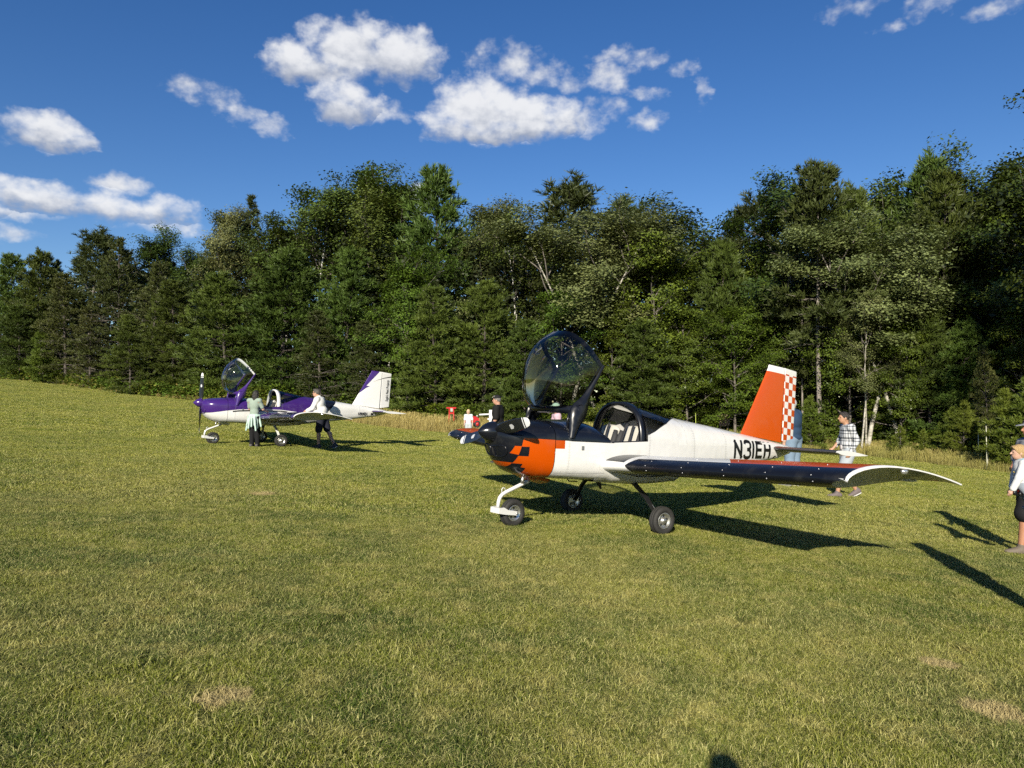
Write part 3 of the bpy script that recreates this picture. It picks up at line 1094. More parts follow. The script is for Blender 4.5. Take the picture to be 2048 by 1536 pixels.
def wood_mass():
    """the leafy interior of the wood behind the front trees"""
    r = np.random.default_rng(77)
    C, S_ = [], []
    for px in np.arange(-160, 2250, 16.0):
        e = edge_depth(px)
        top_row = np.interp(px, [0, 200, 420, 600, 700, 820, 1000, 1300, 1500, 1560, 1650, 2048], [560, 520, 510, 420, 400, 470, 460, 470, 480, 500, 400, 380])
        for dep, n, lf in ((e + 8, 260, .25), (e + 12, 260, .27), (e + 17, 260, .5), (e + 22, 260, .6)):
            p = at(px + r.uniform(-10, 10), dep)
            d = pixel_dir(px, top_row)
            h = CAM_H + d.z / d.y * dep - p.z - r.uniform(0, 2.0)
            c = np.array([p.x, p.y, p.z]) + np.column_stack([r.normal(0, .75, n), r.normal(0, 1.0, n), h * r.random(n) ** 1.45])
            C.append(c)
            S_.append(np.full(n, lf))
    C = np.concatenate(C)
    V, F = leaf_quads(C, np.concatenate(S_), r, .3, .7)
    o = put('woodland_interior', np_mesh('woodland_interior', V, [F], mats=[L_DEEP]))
    tag(o, 'leafy depth of the wood behind the front trees, coloured dark for shade', 'woodland', kind='stuff')


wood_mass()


def tall_blades(name, n, size, h, w, mat, seed, heads=True):
    r = np.random.default_rng(seed)
    c = np.zeros((n, 3))
    c[:, :2] = r.normal(0, size * .33, (n, 2))
    ang = r.uniform(0, 6.283, n)
    la = r.uniform(0, 6.283, n)
    hh = h * r.uniform(.5, 1.15, n)
    ln = hh * r.uniform(.05, .38, n)
    side = np.stack([np.cos(ang), np.sin(ang), np.zeros(n)], -1)
    ld = np.stack([np.cos(la), np.sin(la), np.zeros(n)], -1)
    up = np.array([0, 0, 1.0])
    p1 = c + ld * (ln * .3)[:, None] + up * (hh * .55)[:, None]
    p2 = c + ld * ln[:, None] + up * hh[:, None]
    s0 = side * (w / 2)
    hd = np.where(r.random(n) < .45, 1.0, .25)[:, None] if heads else .3
    V = np.stack([c - s0, c + s0, p1 - s0 * .7, p1 + s0 * .7, p2 - s0 * hd, p2 + s0 * hd], 1).reshape(-1, 3)
    b = np.arange(n)[:, None] * 6
    return np_mesh(name, V, [b + np.array([[0, 1, 3, 2]]), b + np.array([[2, 3, 5, 4]])], mats=[mat])


def hay_mat():
    m_, g, b, o = new_mat('tall_dry_grass')
    geo = g.node('ShaderNodeNewGeometry')
    rnd = geo.outputs['Random Per Island']
    x, y, z = g.sep(geo.outputs['Position'])
    n = g.noise(g.comb(x, y, 0.0), .5, 3, .6)
    gold = g.mix(rnd, (.33, .26, .072), (.52, .43, .16))
    green = g.mix(rnd, (.18, .20, .032), (.37, .35, .096))
    # golden left of the man in black, greener to the right
    f = g.m('ADD', g.smooth(x, -1.0, 3.5, 0.0, .62), g.m('MULTIPLY', g.m('SUBTRACT', n, .5), 2.0), clamp=True)
    col = g.mix(f, gold, green)
    g.put(b.inputs['Base Color'], col)
    b.inputs['Roughness'].default_value = .6
    t = g.node('ShaderNodeBsdfTranslucent')
    g.nt.links.new(col, t.inputs[0])
    ms = g.node('ShaderNodeMixShader')
    ms.inputs[0].default_value = .3
    g.nt.links.new(b.outputs[0], ms.inputs[1])
    g.nt.links.new(t.outputs[0], ms.inputs[2])
    g.nt.links.new(ms.outputs[0], o.inputs['Surface'])
    return m_


HAY = hay_mat()
hay_src = [tall_blades('hay', 260, .9, .80, .018, HAY, 400 + i) for i in range(5)]


def strip(px0, px1, step_px, offs, jit):
    P = []
    for px in np.arange(px0, px1, step_px):
        for of in offs:
            q = px + rng.uniform(-step_px, step_px) * .6
            dep = edge_depth(q) + of + rng.uniform(-jit, jit)
            x = (q - 1024) / F_PX * dep
            P.append((x, dep, float(gz(x, dep))))
    return np.array(P)


P = np.concatenate([strip(400, 2200, 7.5, (0.0, .6, 1.3, 2.0, 2.8, 3.6), .5), strip(-200, 400, 9, (0.2, 1.0), .4)])
px_all = 1024 + F_PX * P[:, 0] / P[:, 1]
hs_ = np.interp(px_all, [-200, 300, 420, 700, 1000, 1500, 2048], [.3, .4, .5, .85, .88, .72, .65]) * rng.uniform(.7, 1.2, len(P))
edge0 = np.array([edge_depth(v) for v in px_all])
hs_ *= np.interp(P[:, 1] - edge0, [-.5, .5, 1.5], [.45, .8, 1.0])
scatter('tall_dry_grass', P, rng.uniform(0, 6.283, len(P)), hs_, rng.integers(0, 5, len(P)), hay_src, 'tall golden and green grass along the edge of the wood', 'tall grass')


def low_foliage(kind, n, seed, h, leaf, mat):
    r = np.random.default_rng(seed)
    c = np.column_stack([r.normal(0, .42, n), r.normal(0, .42, n), h * r.random(n) ** .7])
    V, F = leaf_quads(c, leaf, r, .7, .55)
    return np_mesh(kind, V, [F], mats=[mat])


fern_src = [low_foliage('bracken_patch', 420, 500 + i, .75, .15, L_FERN) for i in range(4)] + [low_foliage('bush_patch', 520, 520 + i, 1.1, .13, L_SHRUB) for i in range(3)]
P = np.concatenate([strip(-250, 560, 6.0, (1.0, 1.9, 2.8, 3.7), .5), strip(560, 2200, 7.0, (4.0, 4.9, 5.8, 6.8), .5)])
px_all = 1024 + F_PX * P[:, 0] / P[:, 1]
fv = np.where(rng.random(len(P)) < np.interp(px_all, [400, 900], [.9, .35]), rng.integers(0, 4, len(P)), rng.integers(4, 7, len(P)))
scatter('undergrowth', P, rng.uniform(0, 6.283, len(P)), rng.uniform(.75, 1.4, len(P)), fv, fern_src, 'leafy green bracken and low bushes at the foot of the trees', 'undergrowth')

SHRUBS = [(1010, 5.0, 1.3, 'shrub behind the man in black'), (1100, 5.2, 1.1, 'shrub behind the woman in the mint cap'), (1350, 5.0, 1.4, 'shrub behind the cockpit of the orange airplane'),
          (1480, 5.2, 1.3, 'shrub right of the weathered board'), (1560, 5.0, 1.4, 'shrub behind the orange fin'), (1665, 5.2, 1.5, 'shrub left of the boy in plaid'),
          (1740, 5.0, 1.5, 'shrub right of the boy in plaid'), (780, 5.5, 1.2, 'shrub behind the white and purple tail'), (1415, 5.6, 1.2, 'shrub left of the weathered board')]
for (px_, of_, h_, lb_) in SHRUBS:
    plant('shrub', at(px_, edge_depth(px_) + of_), h_, lb_, 'shrub', 'shrubs along the edge of the wood', wide=1.2)
# ------------------------------------------------------------------ two light low-wing airplanes
# airplane frame: x aft from the spinner tip, y starboard, z up from the ground; "port" is -y
def gt(g, a, b): return g.m('GREATER_THAN', a, b)
def lt(g, a, b): return g.m('LESS_THAN', a, b)
def AND(g, *s):
    r_ = s[0]
    for k in s[1:]:
        r_ = g.m('MULTIPLY', r_, k)
    return r_
def rect(g, u, v, u0, u1, v0, v1): return AND(g, gt(g, u, u0), lt(g, u, u1), gt(g, v, v0), lt(g, v, v1))


def fcurve(g, x, pts):
    """piecewise curve of x"""
    n = g.node('ShaderNodeFloatCurve')
    x0, x1 = pts[0][0], pts[-1][0]
    z0, z1 = min(p[1] for p in pts) - .01, max(p[1] for p in pts) + .01
    cv = n.mapping.curves[0]
    while len(cv.points) < len(pts):
        cv.points.new(.5, .5)
    for p, (a, b) in zip(cv.points, pts):
        p.location = ((a - x0) / (x1 - x0), (b - z0) / (z1 - z0))
        p.handle_type = 'VECTOR'
    n.mapping.update()
    g.put(n.inputs['Value'], g.m('MULTIPLY', g.m('SUBTRACT', x, x0), 1 / (x1 - x0), clamp=True))
    return g.m('MULTIPLY_ADD', n.outputs[0], z1 - z0, z0)


WHITE_C, ORANGE_C, BLACK_C, PURPLE_C = (.64, .635, .62), (.43, .058, .001), (.006, .007, .011), (.042, .014, .135)


def paint(name, base, rules=None, rough=.16, wave=0.0, coat=.3, seams=None, spec=.45):
    """gloss aircraft paint; rules(g, x, y, z) gives [(mask, colour)] painted over the base in order"""
    m_, g, b, o = new_mat(name)
    tcn = g.node('ShaderNodeTexCoord')
    x, y, z = g.sep(tcn.outputs['Object'])
    col = None
    if rules:
        for mask, c in rules(g, x, y, z):
            col = g.mix(mask, base if col is None else col, c)
    n = g.noise(tcn.outputs['Object'], 5.0, 4, .6)
    dirt = g.m('MULTIPLY', g.smooth(n, .5, .8), .06)
    col = g.mix(dirt, col if col is not None else base, (.25, .24, .2))
    if seams:                                                      # skin joints and rivet rows
        f = None
        for xs_ in seams[0]:
            ln = g.m('LESS_THAN', g.m('ABSOLUTE', g.m('SUBTRACT', x, xs_)), .0035)
            rv = AND(g, lt(g, g.m('ABSOLUTE', g.m('SUBTRACT', g.m('ABSOLUTE', g.m('SUBTRACT', x, xs_)), .014)), .005), lt(g, g.m('FRACT', g.m('MULTIPLY', z, 28.0)), .30))
            k_ = g.m('MAXIMUM', ln, g.m('MULTIPLY', rv, .8))
            f = k_ if f is None else g.m('MAXIMUM', f, k_)
        for zs_ in seams[1]:
            zz_ = g.m('SUBTRACT', z, g.m('MULTIPLY_ADD', x, zs_[1], zs_[0]))
            ln = lt(g, g.m('ABSOLUTE', zz_), .0025)
            rv = AND(g, lt(g, g.m('ABSOLUTE', g.m('SUBTRACT', zz_, .014)), .005), lt(g, g.m('FRACT', g.m('MULTIPLY', x, 28.0)), .30))
            f = g.m('MAXIMUM', f, g.m('MAXIMUM', ln, g.m('MULTIPLY', rv, .8)))
        col = g.mix(g.m('MULTIPLY', f, .45), col, (.16, .16, .16))
    g.put(b.inputs['Base Color'], col)
    g.put(b.inputs['Roughness'], g.m('MULTIPLY_ADD', n, .12, rough))
    b.inputs['Coat Weight'].default_value = coat
    b.inputs['Coat Roughness'].default_value = .04
    b.inputs['Specular IOR Level'].default_value = spec
    if wave:
        bn = g.node('ShaderNodeBump')
        bn.inputs['Strength'].default_value = 1.0
        bn.inputs['Distance'].default_value = wave
        g.put(bn.inputs['Height'], g.noise(tcn.outputs['Object'], 2.6, 2, .5))
        g.put(b.inputs['Normal'], bn.outputs[0])
        g.put(b.inputs['Coat Normal'], bn.outputs[0])
    return m_


def glass_mat(name, tint, refl=1.0):
    m_, g, b, o = new_mat(name)
    tr = g.node('ShaderNodeBsdfTransparent')
    tr.inputs[0].default_value = (*tint, 1)
    gl = g.node('ShaderNodeBsdfGlossy')
    gl.inputs['Roughness'].default_value = .025
    fr = g.node('ShaderNodeFresnel')
    fr.inputs[0].default_value = 1.52
    ms = g.node('ShaderNodeMixShader')
    g.put(ms.inputs[0], g.m('MULTIPLY_ADD', fr.outputs[0], refl, .008, clamp=True))
    g.nt.links.new(tr.outputs[0], ms.inputs[1])
    g.nt.links.new(gl.outputs[0], ms.inputs[2])
    g.nt.links.new(ms.outputs[0], o.inputs['Surface'])
    return m_


RUBBER = simple('tyre_rubber', (.022, .021, .020), .75, noise=.35, nscale=20, bump=.3)
RIM = simple('cast_aluminium', (.62, .61, .58), .32, .9, noise=.15)
STEEL = simple('bare_steel', (.45, .44, .42), .35, .9)
BLACK_TRIM = simple('black_trim', (.010, .011, .014), .38, noise=.2)
COCKPIT = simple('cockpit_dark_lining', (.018, .018, .020), .75, noise=.3)
SEAT_C = simple('light_grey_seat_cloth', (.50, .48, .43), .8, noise=.12, nscale=30, bump=.15)
SEAT_D = simple('dark_seat_cloth', (.030, .030, .033), .8, noise=.2, nscale=30)
STRAP = simple('harness_webbing', (.025, .025, .028), .7)
WHITE_P = paint('white_gear_paint', WHITE_C)
SILVER = simple('silver_decal', (.70, .70, .72), .35, .3)

ST_X = [.20, .225, .27, .34, .46, .65, .82, 1.05, 1.66, 2.30, 3.12, 4.0, 4.8, 5.55, 5.85, 5.98]
ST_W = [.150, .230, .305, .380, .448, .500, .525, .550, .565, .560, .455, .335, .232, .135, .092, .03]
ST_B = [1.07, .975, .885, .800, .715, .655, .655, .650, .615, .580, .640, .742, .825, .925, 1.00, 1.06]
ST_S = [1.17, 1.165, 1.16, 1.16, 1.16, 1.157, 1.155, 1.15, 1.135, 1.165, 1.12, 1.12, 1.10, 1.07, 1.075, 1.075]
ST_T = [1.275, 1.300, 1.318, 1.335, 1.357, 1.378, 1.390, 1.402, 1.27, 1.68, 1.512, 1.402, 1.292, 1.185, 1.135, 1.09]
ST_NB = [2.0, 2.1, 2.2, 2.4, 2.8, 3.4, 4.2, 5, 5, 5, 4.6, 4, 3.4, 2.8, 2.4, 2.1]
ST_NT = [2.1, 2.1, 2.2, 2.3, 2.4, 2.5, 2.5, 2.5, 2.3, 2.25, 2.2, 2.2, 2.2, 2.1, 2.0, 2.0]


def sec(x):
    f = lambda a: float(np.interp(x, ST_X, a))
    zt = f(ST_T)
    if .82 <= x <= 1.7:                       # boot cowl with the glare shield falling away
        zt = float(np.interp(x, [.82, 1.05, 1.35, 1.52, 1.60, 1.66], [1.390, 1.402, 1.411, 1.375, 1.325, 1.26]))
    return f(ST_W), f(ST_B), f(ST_S), zt, f(ST_NB), f(ST_NT)


def lower_pt(x, t):
    """t 0 port rail .. 1 starboard rail, round the bottom"""
    w, zb, zs, zt, nb, nt = sec(x)
    a = math.pi + math.pi * t
    c, s = math.cos(a), math.sin(a)
    return (x, w * math.copysign(abs(c) ** (2 / nb), c), zs - (zs - zb) * abs(s) ** (2 / nb))


def upper_pt(x, t):
    """t 0 port rail .. 1 starboard rail, over the top"""
    w, zb, zs, zt, nb, nt = sec(x)
    a = math.pi - math.pi * t
    c, s = math.cos(a), math.sin(a)
    return (x, w * math.copysign(abs(c) ** (2 / nt), c), zs + (zt - zs) * abs(s) ** (2 / nt))


def side_y(x, z):
    """half width of the fuselage at x and height z"""
    w, zb, zs, zt, nb, nt = sec(x)
    if z <= zs:
        s = min((zs - z) / (zs - zb), .999)
        return w * (1 - s ** nb) ** (1 / nb)
    s = min((z - zs) / (zt - zs), .999)
    return w * (1 - s ** nt) ** (1 / nt)


def lspace(a, b, n): return [a + (b - a) * i / (n - 1) for i in range(n)]


def airfoil(n=18, t=.165, cam=.025):
    """closed loop from trailing edge over the top to the nose and back underneath; (chord fraction, height)"""
    P = []
    for i in range(n + 1):
        x = .5 * (1 + math.cos(math.pi * i / n))
        y = 5 * t * (.2969 * math.sqrt(x) - .126 * x - .3516 * x * x + .2843 * x ** 3 - .1036 * x ** 4)
        P.append((x, cam * 4 * x * (1 - x) + y))
    for i in range(1, n):
        x = .5 * (1 - math.cos(math.pi * i / n))
        y = 5 * t * (.2969 * math.sqrt(x) - .126 * x - .3516 * x * x + .2843 * x ** 3 - .1036 * x ** 4)
        P.append((x, cam * 4 * x * (1 - x) - y))
    return P


LE_X, CHORD = 1.55, 1.40


def wing_z(p): return .842 + .049 * (p - .6)


def text_mesh(name, s, size, mat, shear=0.0, bold=0.0):
    cu = bpy.data.curves.new(name, 'FONT')
    cu.body, cu.size, cu.align_x, cu.offset, cu.shear = s, size, 'CENTER', bold, shear
    cu.align_y = 'CENTER'
    o = bpy.data.objects.new(name, cu)
    link(o)
    dg = bpy.context.evaluated_depsgraph_get()
    me = bpy.data.meshes.new_from_object(o.evaluated_get(dg))
    bpy.data.objects.remove(o)
    me.name = name
    me.materials.clear()
    me.materials.append(mat)
    return me


def build_airplane(style):
    one = style == 'orange'
    root = empty('airplane')
    # ---- paint schemes
    if one:
        def cowl_rules(g, x, y, z):
            zz = z
            orange = AND(g, gt(g, x, fcurve(g, zz, [(.60, .52), (.79, .50), (.80, .43), (.83, .36), (.95, .385), (1.06, .40), (1.20, .42)])), lt(g, zz, g.m('MULTIPLY_ADD', x, -.03, 1.178)))
            sq = AND(g, gt(g, x, g.m('MULTIPLY_ADD', zz, .30, .012)), lt(g, x, .42), gt(g, zz, g.m('MULTIPLY_ADD', x, -.20, 1.030)), lt(g, zz, 1.062), gt(g, zz, .945))
            sqb = rect(g, x, zz, .36, .488, .94, 1.058)
            low = rect(g, x, zz, .33, .45, .775, .842)
            return [(orange, ORANGE_C), (AND(g, sqb, gt(g, x, g.m('MULTIPLY_ADD', zz, .14, .250))), BLACK_C), (AND(g, sq, lt(g, x, g.m('MULTIPLY_ADD', zz, .14, .250))), ORANGE_C),
                    (AND(g, low, gt(g, x, .36)), BLACK_C), (rect(g, x, zz, .285, .36, .79, .85), ORANGE_C), (AND(g, gt(g, x, .36), lt(g, x, .45), lt(g, zz, .72)), BLACK_C)]

        def fus_rules(g, x, y, z):
            o_ = rect(g, x, z, .7, .955, 1.046, 1.20)
            k_ = AND(g, lt(g, x, 1.72), gt(g, z, fcurve(g, x, [(.7, 1.153), (1.0, 1.148), (1.05, 1.142), (1.7, 1.132)])))
            return [(o_, ORANGE_C), (k_, BLACK_C)]
        cowl_m = paint('black_orange_check_paint', BLACK_C, cowl_rules, coat=.05, spec=.35)
        fus_m = paint('white_fuselage_paint', WHITE_C, fus_rules, wave=.016, seams=((1.02, 2.34, 3.30, 4.05, 4.9), ((.745, 0.0), (.62, .075))))
        frame_m, bar_m = paint('black_frame_paint', BLACK_C, rough=.22, coat=.05, spec=.35), paint('black_bar_paint', BLACK_C, rough=.22, coat=.05, spec=.35)
        glass = glass_mat('grey_tinted_glass', (.50, .51, .51), .85)

        def wing_rules(g, x, y, z):
            p = g.m('ABSOLUTE', y)
            zc = g.m('SUBTRACT', z, g.m('MULTIPLY_ADD', p, .049, .842 - .0294))
            org = AND(g, gt(g, zc, .0), gt(g, p, g.m('MULTIPLY_ADD', x, -.95, 4.15)))
            le = AND(g, lt(g, x, g.m('MULTIPLY_ADD', gt(g, zc, .0), -.155, 1.86)), gt(g, p, g.m('ADD', .98, g.m('MULTIPLY', g.m('ABSOLUTE', g.m('SUBTRACT', zc, .02)), 1.1))))
            walk = AND(g, lt(g, p, .93), gt(g, zc, .03), gt(g, x, 1.585), lt(g, x, 2.35))
            tip = gt(g, p, 4.2)
            return [(org, ORANGE_C), (le, BLACK_C), (walk, (.03, .03, .03)), (tip, WHITE_C)]
        wing_m = paint('black_orange_wing_paint', WHITE_C, wing_rules, coat=.03, spec=.3, rough=.22)
        tip_m = paint('white_tip_paint', WHITE_C, lambda g, x, y, z: [(AND(g, lt(g, g.m('ABSOLUTE', y), g.m('MULTIPLY_ADD', x, .15, 3.74)), lt(g, x, 1.705)), BLACK_C), (AND(g, lt(g, g.m('ABSOLUTE', y), g.m('MULTIPLY_ADD', x, .15, 3.74)), gt(g, x, 1.705)), ORANGE_C)])
        fin_m = paint('orange_fin_paint', ORANGE_C, lambda g, x, y, z: [(gt(g, z, g.m('MULTIPLY_ADD', x, -.10, 2.345 + .535)), WHITE_C)])

        def rud_rules(g, x, y, z):
            xr = g.m('SUBTRACT', x, g.m('MULTIPLY_ADD', z, .022, 5.665))
            ci = g.m('FLOOR', g.m('MULTIPLY', xr, 1 / .108))
            zr = g.m('ADD', z, g.m('MULTIPLY', x, .11))
            ri = g.m('FLOOR', g.m('MULTIPLY', zr, 1 / .1085))
            even = g.m('COMPARE', g.m('FLOORED_MODULO', g.m('ADD', ci, ri), 2.0), 1.0, .1)
            rowe = g.m('COMPARE', g.m('FLOORED_MODULO', ri, 2.0), 1.0, .1)
            inr = AND(g, gt(g, xr, 0.0), lt(g, xr, .324), gt(g, z, 1.225), lt(g, zr, 2.955))
            left = AND(g, lt(g, xr, g.m('MULTIPLY', rowe, -.03)), lt(g, zr, 2.955))
            return [(left, ORANGE_C), (AND(g, inr, even), (.42, .048, .001))]
        rud_m = paint('orange_white_check_paint', WHITE_C, rud_rules)
        stab_m = paint('black_stabilator_paint', (.04, .04, .042), lambda g, x, y, z: [(gt(g, g.m('ABSOLUTE', y), 1.335), WHITE_C)], rough=.25)
        spin_m = paint('black_spinner_paint', BLACK_C)
        leg_m = paint('black_leg_paint', (.012, .012, .014), rough=.3)
        lip_m = paint('orange_lip_paint', ORANGE_C)
    else:
        edge = [(.0, .93), (.25, .93), (.45, .955), (.8, 1.02), (1.1, 1.06), (1.6, 1.085), (2.3, 1.08), (2.75, 1.03), (3.1, .96), (3.6, .86), (6.1, .86)]

        def body_rules(g, x, y, z):
            e_ = fcurve(g, x, edge)
            dz = g.m('SUBTRACT', z, e_)
            aft = g.m('SUBTRACT', x, g.m('MULTIPLY', g.m('SUBTRACT', z, 1.0), .45))
            pur = AND(g, gt(g, dz, 0.0), lt(g, aft, 3.28))
            stripe = AND(g, gt(g, dz, -.062), lt(g, dz, -.022), gt(g, x, .95), lt(g, x, g.m('MULTIPLY_ADD', dz, 1.6, 2.55)))
            band = AND(g, gt(g, aft, 3.33), lt(g, aft, g.m('MULTIPLY_ADD', z, .55, 2.95 + .25)), gt(g, z, .98))
            slate = AND(g, gt(g, aft, 3.1), lt(g, aft, g.m('MULTIPLY_ADD', z, -1.2, 5.0)), lt(g, z, .98), gt(g, dz, -.02))
            return [(pur, PURPLE_C), (stripe, BLACK_C), (band, BLACK_C), (slate, (.07, .09, .11))]
        cowl_m = paint('purple_cowl_paint', WHITE_C, body_rules)
        fus_m = paint('purple_white_fuselage_paint', WHITE_C, body_rules, wave=.016, seams=((1.02, 2.34, 3.30, 4.05, 4.9), ((.745, 0.0), (.62, .075))))
        frame_m, bar_m = paint('purple_frame_paint', PURPLE_C), paint('white_bar_paint', WHITE_C)
        glass = glass_mat('clear_glass', (.80, .83, .84))

        def wing_rules(g, x, y, z):
            p = g.m('ABSOLUTE', y)
            zc = g.m('SUBTRACT', z, g.m('MULTIPLY_ADD', p, .049, .842 - .0294))
            pur = AND(g, gt(g, p, 1.0), lt(g, x, g.m('MULTIPLY_ADD', p, .30, 1.70)), gt(g, zc, -.06))
            blk = AND(g, gt(g, p, g.m('MULTIPLY_ADD', x, .5, 1.15)), lt(g, p, 3.75))
            return [(pur, PURPLE_C), (blk, (.012, .010, .025))]
        wing_m = paint('purple_wing_paint', WHITE_C, wing_rules)
        tip_m = paint('white_tip_paint', WHITE_C)

        def fin2(g, x, y, z):
            # purple leading edge, black swoosh near the top
            e_ = fcurve(g, z, [(1.3, 4.6), (1.62, 4.86), (1.86, 5.16), (1.93, 5.30), (1.935, 5.17), (2.15, 5.36), (2.45, 5.63)])
            pur = lt(g, x, e_)
            sw = g.m('SUBTRACT', z, fcurve(g, x, [(5.3, 2.03), (5.55, 2.14), (5.8, 2.21), (6.1, 2.26)]))
            wd = g.m('MULTIPLY', g.m('SUBTRACT', x, 5.33), .055)
            return [(pur, PURPLE_C), (AND(g, gt(g, sw, 0.0), lt(g, sw, wd), gt(g, x, 5.33)), BLACK_C)]
        fin_m = paint('white_purple_fin_paint', WHITE_C, fin2, wave=.006)
        rud_m = paint('white_rudder_paint', WHITE_C, fin2)
        stab_m = paint('purple_stabilator_paint', (.60, .60, .60), lambda g, x, y, z: [(AND(g, gt(g, g.m('ABSOLUTE', y), .35), lt(g, g.m('ABSOLUTE', y), 1.2)), PURPLE_C)])
        spin_m = paint('purple_spinner_paint', PURPLE_C)
        leg_m = paint('white_leg_paint', WHITE_C)
        lip_m = paint('white_lip_paint', WHITE_C)

    nt_ = 36
    # ---- cowling
    xs = [.20, .212, .225, .245, .27, .30, .34, .40, .46, .55, .65, .74, .815]
    m = MB()
    P = [[lower_pt(x, j / nt_) for j in range(nt_ + 1)] + [upper_pt(x, 1 - j / nt_) for j in range(1, nt_)] for x in xs]
    m.grid(P, closed_v=True)
    f0 = P[0]
    cy = Vector((.19, 0, 1.17))
    b = len(m.V)
    m.V.append(tuple(cy))
    m.V += f0
    for j in range(len(f0)):
        m.F.append((b, b + 1 + j, b + 1 + (j + 1) % len(f0)))
        m.S.append(True)
    cowl = m.build('cowling', cowl_m, root)
    for sgn in (-1, 1):                                             # cooling inlets: dark recessed ovals with a lip
        q = MB()
        cx, cz = .205, .985
        ring, deep = [], []
        for k in range(20):
            an = 2 * math.pi * k / 20
            zz = cz + math.sin(an) * .072
            xx = cx + math.cos(an) * .042 + .028 + (1.03 - zz) * .18
            yy = side_y(max(xx, .2), zz) + .004
            ring.append((xx - .006, sgn * yy, zz))
            deep.append((xx + .05, sgn * (yy - .07), zz))
        q.grid([ring, deep], closed_v=True)
        q.add(deep, [tuple(range(20))])
        io = q.build('cooling_inlet', simple('inlet_dark', (.004, .004, .004), .9), cowl)
        q2 = MB()
        q2.tube(ring + ring[:1], .007, 6, caps=False)
        q2.build('inlet_lip', cowl_m if one else spin_m, cowl)
    # cooling air exit lip under the nose
    m = MB()
    rows = []
    for x, zc_, hw in ((.50, .705, .25), (.64, .640, .27), (.80, .585, .26), (.95, .552, .25)):
        rows.append([(x, hw * u, zc_ + .075 * (1 - (1 - abs(u)) ** .5) - .0) for u in lspace(-1, 1, 15)])
    m.grid(rows)
    rows2 = [[(x, y_ * .97, z_ + .012) for (x, y_, z_) in r_] for r_ in rows]
    m.grid(rows2)
    m.grid([rows[-1], rows2[-1]])
    m.build('cowl_exit_lip', lip_m, root)
    m = MB()
    m.tube([(.62, -.13, .70), (.60, -.14, .62), (.60, -.14, .575)], .022, 10)
    m.build('exhaust_pipe', STEEL, root)

    # ---- fuselage shell
    xa = lspace(.823, 1.66, 10) + lspace(1.75, 2.30, 6)[0:] + lspace(2.42, 3.12, 7) + lspace(3.3, 5.55, 14) + [5.7, 5.85, 5.93, 5.98]
    m = MB()
    m.grid([[lower_pt(x, j / 32) for j in range(33)] for x in xa])
    m.grid([[upper_pt(x, j / 32) for j in range(33)] for x in xa if x <= 1.661])
    m.grid([[upper_pt(x, j / 32) for j in range(33)] for x in xa if x >= 3.119])

    def v0(x): return float(np.interp(x, [2.30, 2.45, 2.75, 3.0, 3.12], [.045, .085, .20, .335, .40]))
    xg = lspace(2.30, 3.12, 12)
    for a_, b_ in ((0, 1), (1, 0)):
        m.grid([[upper_pt(x, (v0(x) * k / 6) if a_ == 0 else 1 - v0(x) * k / 6) for k in range(7)] for x in xg])
    m.grid([[upper_pt(3.12, v0(3.12) + (1 - 2 * v0(3.12)) * k / 12) for k in range(13)], [(3.16, upper_pt(3.13, v0(3.12) + (1 - 2 * v0(3.12)) * k / 12)[1], upper_pt(3.14, v0(3.12) + (1 - 2 * v0(3.12)) * k / 12)[2]) for k in range(13)]])
    fus = m.build('fuselage', fus_m, root)
    m = MB()
    m.grid([[upper_pt(x, v0(x) + (1 - 2 * v0(x)) * k / 16) for k in range(17)] for x in xg])
    rw = m.build('rear_window', glass, root)
    for s in (0, 1):                                               # thin dark seal along the glass
        m = MB()
        m.tube([upper_pt(x, v0(x) if s == 0 else 1 - v0(x)) for x in xg], .007, 6)
        m.build('window_seal', BLACK_TRIM, rw)
    # panel seams and skin laps
    for xx in (2.0, 2.9, 4.05, 5.0):
        pass
    m = MB()
    m.grid([[(x, s_ * (side_y(x, zz) + .0015), zz) for x in lspace(.85, 2.0, 12)] for s_ in (-1,) for zz in (float(np.interp(.9, ST_B, ST_B)) * 0 + .735, .739)])
    m.build('skin_lap', simple('skin_lap_grey', (.42, .42, .42), .5), fus)  # thin grey line along the skin lap
    m = MB()                                                       # side latch / step plate
    m.box((1.22, -side_y(1.22, 1.06) - .004, 1.062), (.035, .010, .05))
    m.build('side_latch', STEEL, fus)
    # ---- cockpit
    m = MB()
    inset = .022
    rows = []
    for x in lspace(1.67, 2.36, 9):
        r_ = []
        for j in range(25):
            p = lower_pt(min(x, 2.30), j / 24)
            r_.append((x, p[1] * (1 - inset / .56), max(p[2], .70)))
        rows.append(r_)
    m.grid(rows)
    w_, zb_, zs_, zt_, nb_, ntt_ = sec(1.66)
    ring = [upper_pt(1.655, j / 20) for j in range(21)]
    m.add([(1.672, p[1] * .97, p[2] - .012) for p in ring] + [(1.672, .53, .7), (1.672, -.53, .7)], [tuple(range(23))])
    back = [upper_pt(2.32, j / 20) for j in range(21)]
    m.add([(2.40, -.5, .7), (2.40, .5, .7), (2.44, .5, 1.17), (2.44, -.5, 1.17)], [(0, 1, 2, 3)])
    m.add([(2.42, -.5, 1.16), (2.42, .5, 1.16), (3.15, .38, 1.16), (3.15, -.38, 1.16)], [(0, 1, 2, 3)])
    m.build('cockpit_tub', COCKPIT, root)
    for s_ in (-1, 1):                                             # padded coaming along both rails
        m = MB()
        m.tube([(x, s_ * (sec(min(x, 2.3))[0] - .012), sec(min(x, 2.3))[2] + .004) for x in lspace(1.66, 2.28, 8)], .011, 8)
        m.build('cockpit_rail', BLACK_TRIM, root)
    for s_ in (-1, 1):
        m = MB()
        m.box((1.678, s_ * .22, 1.02), (.01, .26, .17))
        m.build('instrument_screen', simple('instrument_glass', (.01, .012, .016), .12), root)
